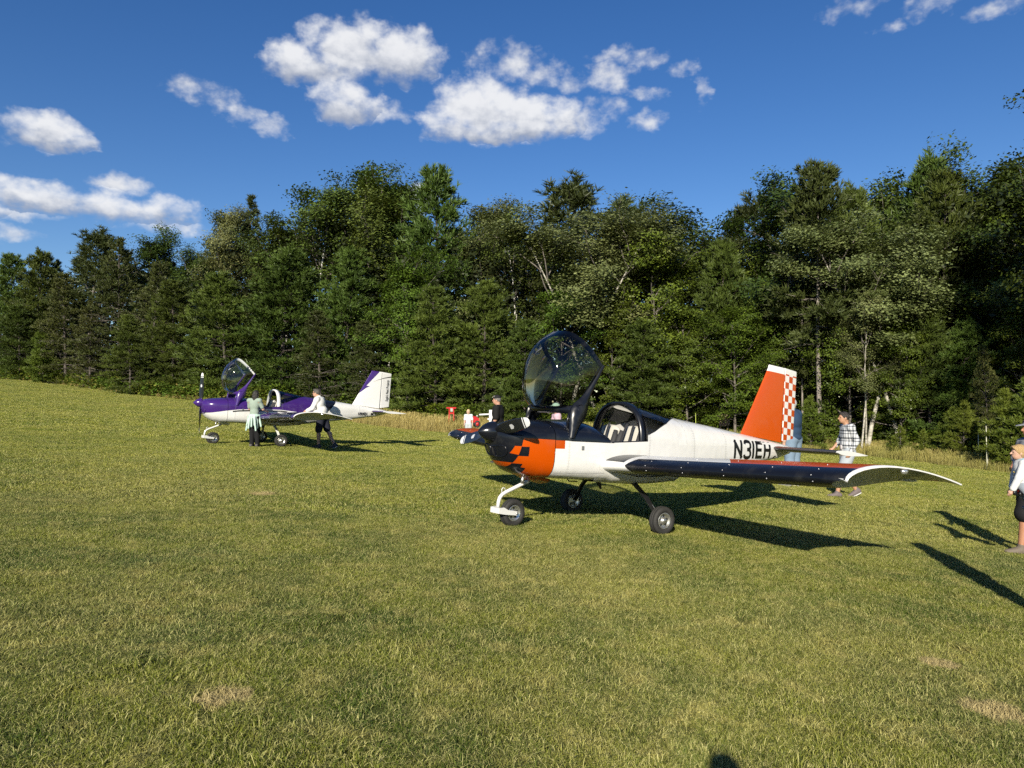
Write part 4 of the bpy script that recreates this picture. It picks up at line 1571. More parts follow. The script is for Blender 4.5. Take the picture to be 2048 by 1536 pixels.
    for s_ in (-1, 1):
        cyy = s_ * .265
        so = MB()
        prof = [(1.80, .80), (1.88, .86), (2.05, .83), (2.10, .84), (2.16, .95), (2.24, 1.18), (2.285, 1.34), (2.31, 1.365), (2.34, 1.34), (2.34, 1.1), (2.25, .78), (1.82, .74)]
        rows = []
        for u in lspace(-1, 1, 9):
            k = 1 - .10 * abs(u) ** 4
            rows.append([(px_, cyy + u * .215, .76 + (pz_ - .76) * (k if pz_ > 1.0 else 1)) for (px_, pz_) in prof])
        so.grid(rows, closed_v=True)
        so.add(rows[0], [tuple(range(12))])
        so.add(rows[-1], [tuple(range(12))])
        seat = so.build('seat', SEAT_C, root)
        for e_ in (-1, 1):                                        # dark bolsters
            bo = MB()
            bo.tube([(1.86, cyy + e_ * .205, .87), (2.07, cyy + e_ * .205, .86), (2.15, cyy + e_ * .21, .98), (2.22, cyy + e_ * .21, 1.17), (2.255, cyy + e_ * .195, 1.29)], [.035, .04, .045, .045, .03], 8)
            bo.build('bolster', SEAT_D, seat)
            stp = MB()
            pts = [(2.26, cyy + e_ * .075, 1.385), (2.235, cyy + e_ * .075, 1.33), (2.16, cyy + e_ * .085, 1.12), (2.09, cyy + e_ * .10, .93), (2.03, cyy + e_ * .13, .865)]
            stp.grid([[(a + dx_, b_ + k_ * .024, c_ + .006) for (a, b_, c_) in pts] for k_, dx_ in ((-1, -.022), (0, -.026), (1, -.022))])
            stp.build('harness_strap', STRAP, seat)
    # ---- roll bar
    m = MB()
    rows = [[], [], [], []]
    for k in range(33):
        an = math.pi * k / 32
        c, s = math.cos(an), math.sin(an)
        yy = .545 * math.copysign(abs(c) ** (2 / 2.35), c)
        zz = 1.12 + .575 * abs(s) ** (2 / 2.35)
        ny, nz = c / .545, s / .575
        l_ = math.hypot(ny, nz)
        ny, nz = ny / l_, nz / l_
        xx = 2.235 + .03 * (zz - 1.12)
        for i_, (dx_, dn) in enumerate(((-.05, 0), (.05, 0), (.05, -.045), (-.05, -.045))):
            rows[i_].append((xx + dx_, yy + ny * dn, zz + nz * dn))
    m.grid(rows, closed_u=True)
    m.build('roll_bar', bar_m, root)

    # ---- canopy, tipped forward
    can = empty('canopy')
    can.parent = root
    rail = lambda t: np.array([np.interp(t, [0, .5, 1], [1.19, 1.345, 1.52]), 0, np.interp(t, [0, .5, 1], [1.56, 1.83, 2.13])])
    apx = [(1.03, 1.535), (.86, 1.60), (.77, 1.74), (.735, 1.92), (.755, 2.12), (.835, 2.32), (.965, 2.475), (1.13, 2.585)]

    def apex(t):
        k = t * (len(apx) - 1)
        i_ = min(int(k), len(apx) - 2)
        f_ = k - i_
        def cr(a, b_, c_, d_): return .5 * ((2 * b_) + (-a + c_) * f_ + (2 * a - 5 * b_ + 4 * c_ - d_) * f_ ** 2 + (-a + 3 * b_ - 3 * c_ + d_) * f_ ** 3)
        g_ = [apx[max(i_ - 1, 0)], apx[i_], apx[i_ + 1], apx[min(i_ + 2, len(apx) - 1)]]
        return np.array([cr(*[q[0] for q in g_]), 0, cr(*[q[1] for q in g_])])

    def bub(t, u):
        a = math.pi * (1 - u)
        c, s = math.cos(a), math.sin(a)
        r_ = rail(t)
        hw = .47 + .05 * math.sin(math.pi * min(t * .9 + .1, 1) * .5)
        p = r_ + (apex(t) - r_) * abs(s) ** (2 / 2.9)
        return (float(p[0]), hw * math.copysign(abs(c) ** (2 / 2.6), c), float(p[2]))
    m = MB()
    m.grid([[bub(t, u) for u in lspace(0, 1, 33)] for t in lspace(0, 1, 25)])
    m.build('canopy_glass', glass, can)
    m = MB()                                                      # rear bow
    ring = [bub(1, u) for u in lspace(0, 1, 41)]
    inner = []
    for (a, b_, c_) in ring:
        r_ = rail(1)
        k = .95
        inner.append((r_[0] + (a - r_[0]) * k - .01, b_ * .965, r_[2] + (c_ - r_[2]) * k - .012))
    ro = [(a - .03, b_, c_ - .035) for (a, b_, c_) in ring]
    m.grid([ring, inner, [(a - .03, b_, c_ - .035) for (a, b_, c_) in inner], ro], closed_u=True, smooth=False)
    m.build('rear_bow', bar_m if not one else frame_m, can)
    for s_ in (-1, 1):
        m = MB()                                                  # side rail and hinge skirt
        spine = [(1.045, 1.185, .075), (1.062, 1.25, .09), (1.085, 1.33, .125), (1.115, 1.41, .18), (1.155, 1.49, .235), (1.20, 1.57, .21), (1.245, 1.65, .13), (1.295, 1.74, .08), (1.35, 1.84, .062), (1.44, 1.99, .052), (1.525, 2.135, .046)]
        L_, R_ = [], []
        for i_, (a, c_, w2) in enumerate(spine):
            p, q = spine[max(i_ - 1, 0)], spine[min(i_ + 1, len(spine) - 1)]
            tx, tz = q[0] - p[0], q[1] - p[1]
            l_ = math.hypot(tx, tz)
            nx, nz = -tz / l_, tx / l_
            oy = float(np.interp(c_, [1.18, 1.4, 1.6, 2.13], [.572, .560, .535, .527]))
            L_.append((a + nx * w2 * .55, s_ * (oy - .03), c_ + nz * w2 * .55))
            R_.append((a - nx * w2 * .45, s_ * oy, c_ - nz * w2 * .45))
        C_ = [((l[0] + r[0]) / 2, s_ * (max(abs(l[1]), abs(r[1])) + .006), (l[2] + r[2]) / 2) for l, r in zip(L_, R_)]
        B1 = [(a, b_ - s_ * .022, c_) for a, b_, c_ in R_]
        B2 = [(a, b_ - s_ * .022, c_) for a, b_, c_ in L_]
        m.grid([L_, C_, R_, B1, B2], closed_u=True)
        m.add([L_[0], C_[0], R_[0], B1[0], B2[0]], [(0, 1, 2, 3, 4)])
        m.add([L_[-1], C_[-1], R_[-1], B1[-1], B2[-1]], [(0, 1, 2, 3, 4)])
        m.build('hinge_skirt', frame_m, can)
    m = MB()                                                      # front cross bar under the windscreen
    rows = []
    for u in lspace(-1, 1, 21):
        yy = u * .545
        e_ = abs(u) ** 6
        xx, zz = 1.03 + .135 * e_, 1.545 + .0 * e_
        hh = .036 + .03 * e_
        rows.append([(xx - .03, yy, zz + hh * .9), (xx + .03, yy, zz + hh), (xx + .035, yy, zz - hh * 1.5), (xx - .02, yy, zz - hh)])
    m.grid(rows, closed_v=True)
    m.build('windscreen_bar', frame_m, can)
    m = MB()
    m.tube([(1.13, -.02, 2.53), (1.15, -.02, 2.49), (1.14, .05, 2.485), (1.12, .06, 2.50)], .008, 6)
    m.build('canopy_latch', STEEL, can)
    for s_ in (-1, 1):                                            # short hinge strut at the front
        m = MB()
        m.tube([(1.06, s_ * .47, 1.52), (1.02, s_ * .47, 1.40), (1.04, s_ * .47, 1.30)], .018, 8)
        m.build('hinge_arm', frame_m, can)

    # ---- wings
    af = airfoil()
    for s_ in (-1, 1):
        m = MB()
        stn = [.50, .62, .80, 1.0, 1.4, 1.8, 2.2, 2.6, 3.0, 3.4, 3.68, 3.95]
        def low_in(p, i_): return p - (.23 * math.sin(math.pi * (i_ - 18) / 18) ** .5 if (p > 3.9 and i_ > 18) else 0)
        rows = []
        for p in stn:
            grow = 1.0 + .05 * max(0, (1.0 - p)) / .5
            rows.append([(LE_X - (grow - 1) * .5 + c_ * CHORD * grow, s_ * low_in(p, i_), wing_z(p) + h_ * CHORD * grow - .03 * c_ * .6) for i_, (c_, h_) in enumerate(af)])
        m.grid(rows, closed_v=True)
        wing = m.build('wing', wing_m, root)
        # tip: upper skin runs out, lower edge cut inboard with a hollow face
        nU = 18
        base_ = [(LE_X + c_ * CHORD, low_in(3.95, i_), wing_z(3.95) + h_ * CHORD - .018 * c_) for i_, (c_, h_) in enumerate(af)]
        upc = base_[:nU + 1]
        loc_ = [base_[0]] + base_[:nU:-1]
        loc_ = loc_ + [base_[nU]]
        def bow(c_): return math.sin(math.pi * min(max((c_ - LE_X) / CHORD, 0), 1) ** .62) ** .55
        outer = [(a + .03 * ((a - LE_X) / CHORD) ** 4, b_ + .05 + .23 * (max(a - LE_X, 0) / CHORD) ** .75, c_ - .004) for (a, b_, c_) in upc]
        mid_ = [((u[0] * .6 + o_[0] * .4), u[1] + (o_[1] - u[1]) * .55, u[2] * .5 + o_[2] * .5 + .004) for u, o_ in zip(upc, outer)]
        lip_ = [(a, b_ - .004, c_ - .012) for (a, b_, c_) in outer]
        hol = []
        for i_, l_ in enumerate(lip_):
            j_ = min(i_, len(loc_) - 1)
            q = loc_[j_]
            hol.append(((l_[0] + q[0]) / 2, (l_[1] + q[1]) / 2 - .05, (l_[2] + q[2]) / 2 + .02))
        m = MB()
        flip = lambda row: [(a, s_ * b_, c_) for (a, b_, c_) in row]
        m.grid([flip(upc), flip(mid_), flip(outer), flip(lip_)])
        tipo = m.build('wing_tip', tip_m, wing)
        m = MB()
        m.grid([flip(lip_), flip(hol), flip(loc_)])
        m.build('wing_tip_hollow', paint('tip_hollow_' + style, (.42, .42, .40), rough=.35), wing)  # white paint greyed, the shade under the tip put into its colour
        m = MB()                                                  # tip lamp
        pL = outer[9]
        m.lathe([(-.02, .002), (-.012, .022), (.02, .03), (.06, .02), (.075, .002)], (pL[0] - .04, s_ * (pL[1] - .035), pL[2] - .035), (1, 0, 0), 12)
        m.build('position_lamp', simple('lamp_chrome_' + style, (.75, .75, .75), .15, .8), wing)
        # flaperon
        m = MB()
        pr = [(.80, .028), (.80, .052), (.9, .034), (1.0, .0), (.9, -.002), (.82, .008)]
        rows = [[(LE_X + c_ * CHORD + .012, s_ * p, wing_z(p) + h_ * CHORD - .02 - .012) for (c_, h_) in pr] for p in (.9, 3.82)]
        m.grid(rows, closed_v=True, smooth=False)
        for r_ in rows:
            m.add(r_, [tuple(range(6))])
        m.build('flaperon', wing_m, wing)
        # rows of bright fastener heads on the leading edge
        fm = simple('fastener_' + style, (.62, .62, .65), .3, .6)
        for p in (1.35, 1.95, 2.55, 3.1, 3.62):
            m = MB()
            for k in range(4):
                c_, h_ = af[nU - 5 + 2 * k] if nU - 5 + 2 * k < len(af) else af[-1]
                cx_, cz_ = LE_X + c_ * CHORD, wing_z(p) + h_ * CHORD - .018 * c_
                m.lathe([(-.004, .006), (.003, .006), (.005, .003)], (cx_, s_ * (p + .02 * (k % 2)), cz_), (-.8, 0, .6 if k < 3 else -.2), 6)
            ro_ = m.build('fastener_row', fm, wing)
            ro_['kind'] = 'stuff'
    # belly fairing between the wings
    m = MB()
    rows = []
    for x, zt2, hw in ((1.50, .80, .565), (1.75, .70, .60), (2.1, .635, .62), (2.5, .64, .62), (2.95, .72, .58)):
        zb2 = sec(x)[1] - .006
        rows.append([(x, -hw, zt2 + .06), (x, -hw * .98, zt2), (x, -.42, zb2), (x, .42, zb2), (x, hw * .98, zt2), (x, hw, zt2 + .06)])
    m.grid(rows)
    m.build('belly_fairing', paint('white_belly_' + style, WHITE_C), root)

    # ---- fin and rudder
    def vsurf(pts_lo, pts_hi, thick, name, mat, rounded=.0):
        m = MB()
        n = 14
        rows = []
        for q in lspace(0, 1, 8):
            x0 = pts_lo[0][0] + (pts_hi[0][0] - pts_lo[0][0]) * q
            x1 = pts_lo[1][0] + (pts_hi[1][0] - pts_lo[1][0]) * q
            z0 = pts_lo[0][1] + (pts_hi[0][1] - pts_lo[0][1]) * q
            z1 = pts_lo[1][1] + (pts_hi[1][1] - pts_lo[1][1]) * q
            r_ = []
            for k in range(2 * n):
                an = 2 * math.pi * k / (2 * n)
                u = .5 + .5 * math.cos(an)
                hx = thick(u) * math.copysign(1, math.sin(an)) if abs(math.sin(an)) > 1e-6 else 0
                r_.append((x0 + (x1 - x0) * u, hx * (1 - .25 * q), z0 + (z1 - z0) * u))
            rows.append(r_)
        m.grid(rows, closed_v=True)
        top = rows[-1]
        cap0 = [(a, b_ * .85, c_ + .022) for (a, b_, c_) in top]
        xm_ = sum(p[0] for p in top) / len(top)
        cap = [(xm_ + (a - xm_) * .93, b_ * .4, c_ + .038) for (a, b_, c_) in top]
        m.grid([top, cap0, cap], closed_v=True)
        m.add(cap, [tuple(range(len(cap)))])
        m.add(rows[0], [tuple(range(len(top)))])
        return m.build(name, mat, root)
    tf = lambda u: .062 * (math.sqrt(max(u, 0)) * 1.25 * (1 - .25 * u)) if u < 1 else .05
    fin = vsurf([(4.72, 1.30), (5.655, 1.185)], [(5.335, 2.415), (5.70, 2.385)], tf, 'fin', fin_m)
    tr_ = lambda u: .050 * (1 - u) ** .8 + .004
    rud = vsurf([(5.665, 1.205), (6.0, 1.255)], [(5.708, 2.384), (6.045, 2.345)], tr_, 'rudder', rud_m)
    # ---- stabilator
    m = MB()
    sf = airfoil(12, .11, 0.0)
    rows = [[(5.235 + .16 * max(0, 1 - abs(y_) / .36) + c_ * (.735 - .16 * max(0, 1 - abs(y_) / .36)), y_, 1.085 + .012 * abs(y_) + h_ * .735 * (1 if abs(y_) < 1.33 else .9) - .045 * (c_ - .3)) for (c_, h_) in sf] for y_ in (-1.37, -1.335, -.9, -.5, -.36, -.1, .1, .36, .5, .9, 1.335, 1.37)]
    m.grid(rows, closed_v=True)
    m.add(rows[0], [tuple(range(len(sf)))])
    m.add(rows[-1], [tuple(range(len(sf)))])
    stab = m.build('stabilator', stab_m, root)
    # ---- tail lettering
    ink = simple('black_lettering_' + style, (.006, .006, .007), .4)
    if one:
        H_, W_ = .285, .145
        T = .042
        def bar(p, q, w=T): return ('bar', p, q, w)
        glyphs = {
            'N': [bar((T / 2, 0), (T / 2, 1)), bar((1 - T / 2, 0), (1 - T / 2, 1)), bar((T / 2 + .01, .97), (1 - T / 2 - .01, .03))],
            'I': [bar((.5, 0), (.5, 1))],
            'E': [bar((T / 2, 0), (T / 2, 1)), bar((0, .915), (1, .915)), bar((0, .5), (.86, .5)), bar((0, .085), (1, .085))],
            'H': [bar((T / 2, 0), (T / 2, 1)), bar((1 - T / 2, 0), (1 - T / 2, 1)), bar((0, .5), (1, .5))],
        }
        def stroke(P_, w, m, x0, wid, closed=False):
            """ribbon along P_ in letter units, laid on the port skin 2 mm proud"""
            P2 = [(p[0] * wid, p[1] * H_) for p in P_]
            n = len(P2)
            L_, R_ = [], []
            for i_ in range(n):
                a, b_ = P2[max(i_ - 1, 0)], P2[min(i_ + 1, n - 1)]
                tx, tz = b_[0] - a[0], b_[1] - a[1]
                l_ = math.hypot(tx, tz)
                nx, nz = -tz / l_, tx / l_
                L_.append((P2[i_][0] + nx * w / 2, P2[i_][1] + nz * w / 2))
                R_.append((P2[i_][0] - nx * w / 2, P2[i_][1] - nz * w / 2))
            def lay(p):
                xx = x0 + p[0]
                zz = .932 + p[1] * (1 - .10 * (xx - 4.3)) - 0.0
                return (xx, -side_y(xx, zz) - .003, zz)
            m.grid([[lay(p) for p in L_], [lay(p) for p in R_]], smooth=False)
        def pts(a, b_, n=6): return [(a[0] + (b_[0] - a[0]) * i_ / (n - 1), a[1] + (b_[1] - a[1]) * i_ / (n - 1)) for i_ in range(n)]
        x0 = 4.255
        for ch, wid, adv in (('N', .215, .255), ('3', .19, .22), ('I', .06, .092), ('E', .19, .225), ('H', .195, .2)):
            m = MB()
            if ch == '3':
                up = [(.08, .80), (.12, .90), (.28, .955), (.55, .955), (.80, .92), (.88, .80), (.88, .66), (.80, .56), (.62, .51), (.42, .505)]
                dn = [(.42, .505), (.62, .50), (.82, .44), (.90, .32), (.90, .19), (.80, .08), (.55, .045), (.28, .045), (.10, .11), (.06, .22)]
                stroke(up, .054, m, x0, wid)
                stroke(dn, .054, m, x0, wid)
            else:
                for (_, p, q, w) in glyphs[ch]:
                    f = lambda v: (v[0], v[1])
                    pp = (p[0] if 0 < p[0] < 1 else p[0], p[1])
                    # keep uprights inside the letter width
                    def fix(v):
                        return (min(max(v[0], 0), 1), v[1])
                    a, b_ = fix(p), fix(q)
                    if abs(p[0] - q[0]) < 1e-6:
                        k = .055 / 2 / wid
                        xx = k if p[0] < .4 else (1 - k if p[0] > .6 else .5)
                        a, b_ = (xx, p[1]), (xx, q[1])
                    stroke(pts(a, b_), .055, m, x0, wid)
            m.build('registration_letter', ink, fus, fix=False)
            x0 += adv
        m = MB()
        q = [(5.325, .925), (5.40, .928), (5.425, .975), (5.36, .972)]
        m.add([(a, -side_y(a, c_) - .004, c_) for a, c_ in q], [(0, 1, 2, 3)])
        m.build('flag_decal', simple('flag_dark', (.02, .02, .025), .5), fus, fix=False)
    else:
        me = text_mesh('lettering', "Eagle's Nest Projects", .125, ink, bold=.001)
        o = put('rudder_lettering', me, rud)
        o.matrix_local = Matrix.Translation((5.905, -.034, 1.80)) @ Matrix.Rotation(R(1.5), 4, 'Y') @ Matrix(((0, -1, 0, 0), (0, 0, -1, 0), (1, 0, 0, 0), (0, 0, 0, 1))) @ Matrix.Diagonal((.68, 1, 1, 1))
        me = text_mesh('lettering', "N904EN", .13, ink, bold=.003)
        o = put('registration_lettering', me, fus)
        x_ = 5.0
        yaw_ = math.atan2(side_y(4.8, 1.0) - side_y(5.2, 1.0), .4)
        o.matrix_local = Matrix.Translation((x_, -side_y(x_, 1.0) - .012, 1.0)) @ Matrix.Rotation(yaw_, 4, 'Z') @ Matrix(((1, 0, 0, 0), (0, 0, -1, 0), (0, 1, 0, 0), (0, 0, 0, 1))) @ Matrix.Rotation(R(1.0), 4, 'Z') @ Matrix.Diagonal((.72, 1, 1, 1))
        m = MB()
        q = [(5.30, .965), (5.40, .968), (5.40, 1.035), (5.30, 1.035)]
        m.add([(a, -side_y(a, c_) - .006, c_) for a, c_ in q], [(0, 1, 2, 3)])
        m.build('flag_decal', simple('flag_dark2', (.02, .02, .025), .5), fus, fix=False)
    # ---- propeller
    prop = empty('propeller', (0.205, 0, 1.215), (0, 0, 0))
    prop.parent = root
    prop.rotation_euler = (R(90 - 10.5) if one else R(1.5), 0, 0)     # blades along local z
    m = MB()
    m.lathe([(-.205, .001), (-.195, .018), (-.165, .050), (-.12, .088), (-.07, .115), (-.02, .131), (.0, .135), (.012, .135)], (0, 0, 0), (1, 0, 0), 32)
    m.lathe([(.012, .135), (.012, .002)], (0, 0, 0), (1, 0, 0), 32)
    m.build('spinner', spin_m, prop)

    def blade_rules(g, x, y, z):
        a = g.m('ABSOLUTE', z)
        return [(gt(g, a, .78), (.75, .75, .75)), (rect(g, a, a, .74, .757, .74, .757), (.75, .75, .75))]
    bl_m = paint('black_blade_paint_' + style, (.008, .009, .013), blade_rules, rough=.25)
    for s_ in (-1, 1):
        m = MB()
        rows = []
        for r_, ch, pit, th in ((.06, .075, 62, .05), (.12, .085, 52, .04), (.2, .13, 42, .03), (.32, .165, 33, .024), (.48, .17, 27, .019), (.64, .155, 22, .015), (.78, .13, 19, .011), (.85, .10, 18, .008), (.875, .05, 18, .005)):
            ring = []
            pa = -R(pit)
            for k in range(14):
                an = 2 * math.pi * k / 14
                cu_, tv = math.cos(an) * ch / 2, math.sin(an) * th / 2
                ty = cu_ * math.cos(pa) - tv * math.sin(pa)
                tx = cu_ * math.sin(pa) + tv * math.cos(pa)
                ring.append((tx * 1, ty * s_, r_ * s_))
            rows.append(ring)
        m.grid(rows, closed_v=True)
        m.add(rows[-1], [tuple(range(14))])
        bo = m.build('blade', bl_m, prop)
        # maker's mark: a plain pale shield near mid blade, on the forward face
        m = MB()
        pa = -R(28)
        def facept(u, r_): return (u * math.sin(pa) - .0125 * math.cos(pa), (u * math.cos(pa) + .0125 * math.sin(pa)) * s_, r_ * s_)
        m.add([facept(-.03, .46), facept(.03, .46), facept(.03, .52), (facept(0, .545)), facept(-.03, .52)], [(0, 1, 2, 3, 4)])
        m.build('blade_badge', SILVER, prop)
    # ---- landing gear
    def wheel(name, c, r_, wd, axis=(0, 1, 0), parent=root):
        e_ = empty(name, c)
        e_.parent = parent
        m = MB()
        prof = [(-.30, .56), (-.44, .62), (-.5, .74), (-.48, .88), (-.36, .965), (-.2, .99), (-.19, .975), (-.06, .985), (-.05, 1.0), (.05, 1.0), (.06, .985), (.19, .975), (.2, .99), (.36, .965), (.48, .88), (.5, .74), (.44, .62), (.30, .56)]
        m.lathe([(a * wd, b_ * r_) for a, b_ in prof], (0, 0, 0), axis, 32)
        m.build('tyre', RUBBER, e_)
        m = MB()
        for s_ in (-1, 1):
            m.lathe([(s_ * .31 * wd, .60 * r_), (s_ * .40 * wd, .57 * r_), (s_ * .40 * wd, .50 * r_), (s_ * .22 * wd, .44 * r_), (s_ * .20 * wd, .24 * r_), (s_ * .42 * wd, .20 * r_), (s_ * .44 * wd, .02 * r_)], (0, 0, 0), axis, 24)
        m.build('rim', RIM, e_)
        ax = Vector(axis).normalized()
        ref = Vector((0, 0, 1))
        u_ = ax.cross(ref).normalized()
        for k in range(5):                                        # dark lightening holes
            an = 2 * math.pi * k / 5 + .3
            d_ = u_ * math.cos(an) + ref * math.sin(an)
            for s_ in (-1, 1):
                m = MB()
                m.lathe([(0, .085 * r_), (.002, .001)], Vector(d_) * .345 * r_ + ax * s_ * .218 * wd, ax * s_, 10)
                m.build('rim_hole', BLACK_TRIM, e_)
        return e_
    for s_ in (-1, 1):
        m = MB()
        pts_ = [(2.10, s_ * .30, .66), (2.14, s_ * .50, .60), (2.17, s_ * .70, .45), (2.20, s_ * .86, .26), (2.205, s_ * .90, .20)]
        rows = []
        for i_, (a, b_, c_) in enumerate(pts_):
            wd, th = .085 - .012 * i_, .014
            p, q = Vector(pts_[max(i_ - 1, 0)]), Vector(pts_[min(i_ + 1, 4)])
            t_ = (q - p).normalized()
            fw = Vector((1, 0, 0))
            nn = t_.cross(fw).normalized()
            pc = Vector((a, b_, c_))
            rows.append([pc + fw * wd / 2 + nn * th, pc - fw * wd / 2 + nn * th, pc - fw * wd / 2 - nn * th, pc + fw * wd / 2 - nn * th])
        m.grid(rows, closed_v=True, smooth=False)
        m.build('main_gear_leg', leg_m, root)
        m = MB()
        m.tube([(2.15, s_ * .52, .585), (2.19, s_ * .72, .43), (2.22, s_ * .87, .27)], .007, 6)
        m.build('brake_line', STEEL, root)
        wheel('main_wheel', (2.205, s_ * .985, .180), .182, .128)
        m = MB()
        m.box((2.12, s_ * .915, .20), (.07, .05, .06)).lathe([(-.012, .095), (.012, .095)], (2.205, s_ * .90, .195), (0, 1, 0), 20)
        m.build('brake_caliper', RIM, root)
    # nose gear: bent tube ahead of the wheel, forked trailing arm
    m = MB()
    m.tube([(.84, 0, .66), (.765, 0, .585), (.45, 0, .455), (.395, 0, .425), (.36, 0, .385), (.345, 0, .33), (.34, 0, .265)], [.026, .026, .024, .024, .024, .024, .024], 14)
    m.build('nose_gear_leg', WHITE_P, root)
    m = MB()
    m.tube([(.44, 0, .47), (.425, 0, .505), (.40, 0, .51), (.385, 0, .49), (.388, 0, .45)], .006, 6)
    m.build('tow_loop', WHITE_P, root)
    fork = empty('nose_fork', (.34, 0, .265), (0, 0, R(8)))
    fork.parent = root
    for s_ in (-1, 1):
        m = MB()
        yy = s_ * .085
        pr = [(-.045, .0), (.03, .005), (.10, -.03), (.245, -.052), (.268, -.075), (.245, -.105), (.05, -.085), (-.048, -.068)]
        A_ = [(a, yy - .006, c_) for a, c_ in pr]
        B_ = [(a, yy + .006, c_) for a, c_ in pr]
        m.add(A_, [tuple(range(8))]).add(B_, [tuple(range(8))])
        m.grid([A_, B_], closed_v=True, smooth=False)
        m.build('fork_plate', WHITE_P, fork)
        m = MB()
        m.lathe([(0, .016), (.012, .016), (.014, .001)], (.24, yy + s_ * .006, -.078), (0, s_, 0), 10)
        m.build('axle_nut', STEEL, fork)
    m = MB()
    m.box((-.02, 0, -.035), (.055, .165, .07))
    m.build('fork_crown', WHITE_P, fork)
    nw = wheel('nose_wheel', (.34 + .24 * math.cos(R(8)), .24 * math.sin(R(8)), .183), .180, .120)
    nw.rotation_euler = (0, 0, R(8))
    # underside: step and antennas
    m = MB()
    m.tube([(1.62, .40, .63), (1.72, .40, .54), (1.86, .40, .535)], .009, 6)
    m.build('boarding_step', BLACK_TRIM, root)
    m = MB()
    m.add([(1.86, -.004, .60), (1.96, -.004, .60), (1.99, -.002, .47), (1.96, -.002, .47), (1.86, .004, .60), (1.96, .004, .60), (1.99, .002, .47), (1.96, .002, .47)], [(0, 1, 2, 3), (4, 7, 6, 5), (0, 3, 7, 4), (1, 5, 6, 2), (3, 2, 6, 7)])
    m.build('antenna_blade', BLACK_TRIM, root)
    return root


def place_airplane(root, x, y, yaw, dz=0.0, pitch=0.0, roll=0.0, tall=1.0):
    n = Vector((.0532, .0007, 1)).normalized()
    aft = Vector((math.cos(yaw), math.sin(yaw), 0))
    aft = (aft - n * aft.dot(n)).normalized()
    stb = n.cross(aft)
    M = Matrix((aft, stb, n)).transposed().to_4x4()
    M.translation = Vector((x, y, -.0532 * x - .00068 * y + dz))
    root.matrix_world = M @ Matrix.Rotation(pitch, 4, 'Y') @ Matrix.Rotation(roll, 4, 'X') @ Matrix.Diagonal((1, 1, tall, 1))


plane_1 = build_airplane('orange')
place_airplane(plane_1, -.4818, 8.955, .5416, 0.0, 0.0, R(-.7))
tag(plane_1, 'white, black and orange airplane with checkered rudder and N31EH on its tail', 'airplane', 'light airplanes parked on the grass')
plane_2 = build_airplane('purple')
place_airplane(plane_2, -9.002, 20.182, .6126, -.003, -.0165, 0.0, .966)
tag(plane_2, 'purple and white airplane parked farther off at the left, canopy raised', 'airplane', 'light airplanes parked on the grass')
# ------------------------------------------------------------------ people: one continuous body surface each, clothes and hair as children
def surface_nets(D, org, h):
    inside = D < 0
    nx, ny, nz = D.shape
    c = np.zeros((nx - 1, ny - 1, nz - 1), np.int8)
    for i in (0, 1):
        for j in (0, 1):
            for k in (0, 1):
                c += inside[i:nx - 1 + i, j:ny - 1 + j, k:nz - 1 + k]
    act = (c > 0) & (c < 8)
    idx = -np.ones(act.shape, np.int64)
    cells = np.argwhere(act)
    idx[act] = np.arange(len(cells))
    acc = np.zeros((len(cells), 3))
    cnt = np.zeros(len(cells))
    cor = [(i, j, k) for i in (0, 1) for j in (0, 1) for k in (0, 1)]
    for a in cor:
        for ax in range(3):
            if a[ax]:
                continue
            b = list(a)
            b[ax] = 1
            da = D[cells[:, 0] + a[0], cells[:, 1] + a[1], cells[:, 2] + a[2]]
            db = D[cells[:, 0] + b[0], cells[:, 1] + b[1], cells[:, 2] + b[2]]
            m_ = (da < 0) != (db < 0)
            t = np.where(m_, da / np.where(m_, da - db, 1), 0)
            p = np.tile(np.array(a, float), (len(cells), 1))
            p[:, ax] = t
            acc[m_] += p[m_]
            cnt[m_] += 1
    V = (cells + acc / np.maximum(cnt, 1)[:, None]) * h + org
    Q = []
    for ax in range(3):
        s0 = [slice(None)] * 3
        s1 = [slice(None)] * 3
        s0[ax], s1[ax] = slice(0, -1), slice(1, None)
        ia, ib = inside[tuple(s0)], inside[tuple(s1)]
        e = np.argwhere(ia != ib)
        u, v = (ax + 1) % 3, (ax + 2) % 3
        ok = (e[:, u] > 0) & (e[:, v] > 0) & (e[:, u] < D.shape[u] - 1) & (e[:, v] < D.shape[v] - 1)
        e = e[ok]
        fl = ia[e[:, 0], e[:, 1], e[:, 2]]
        q = []
        for du, dv in ((-1, -1), (0, -1), (0, 0), (-1, 0)):
            w = e.copy()
            w[:, u] += du
            w[:, v] += dv
            q.append(idx[w[:, 0], w[:, 1], w[:, 2]])
        q = np.stack(q, 1)
        q[~fl] = q[~fl][:, ::-1]
        Q.append(q)
    Q = np.concatenate(Q)
    return V, Q[(Q >= 0).all(1)]


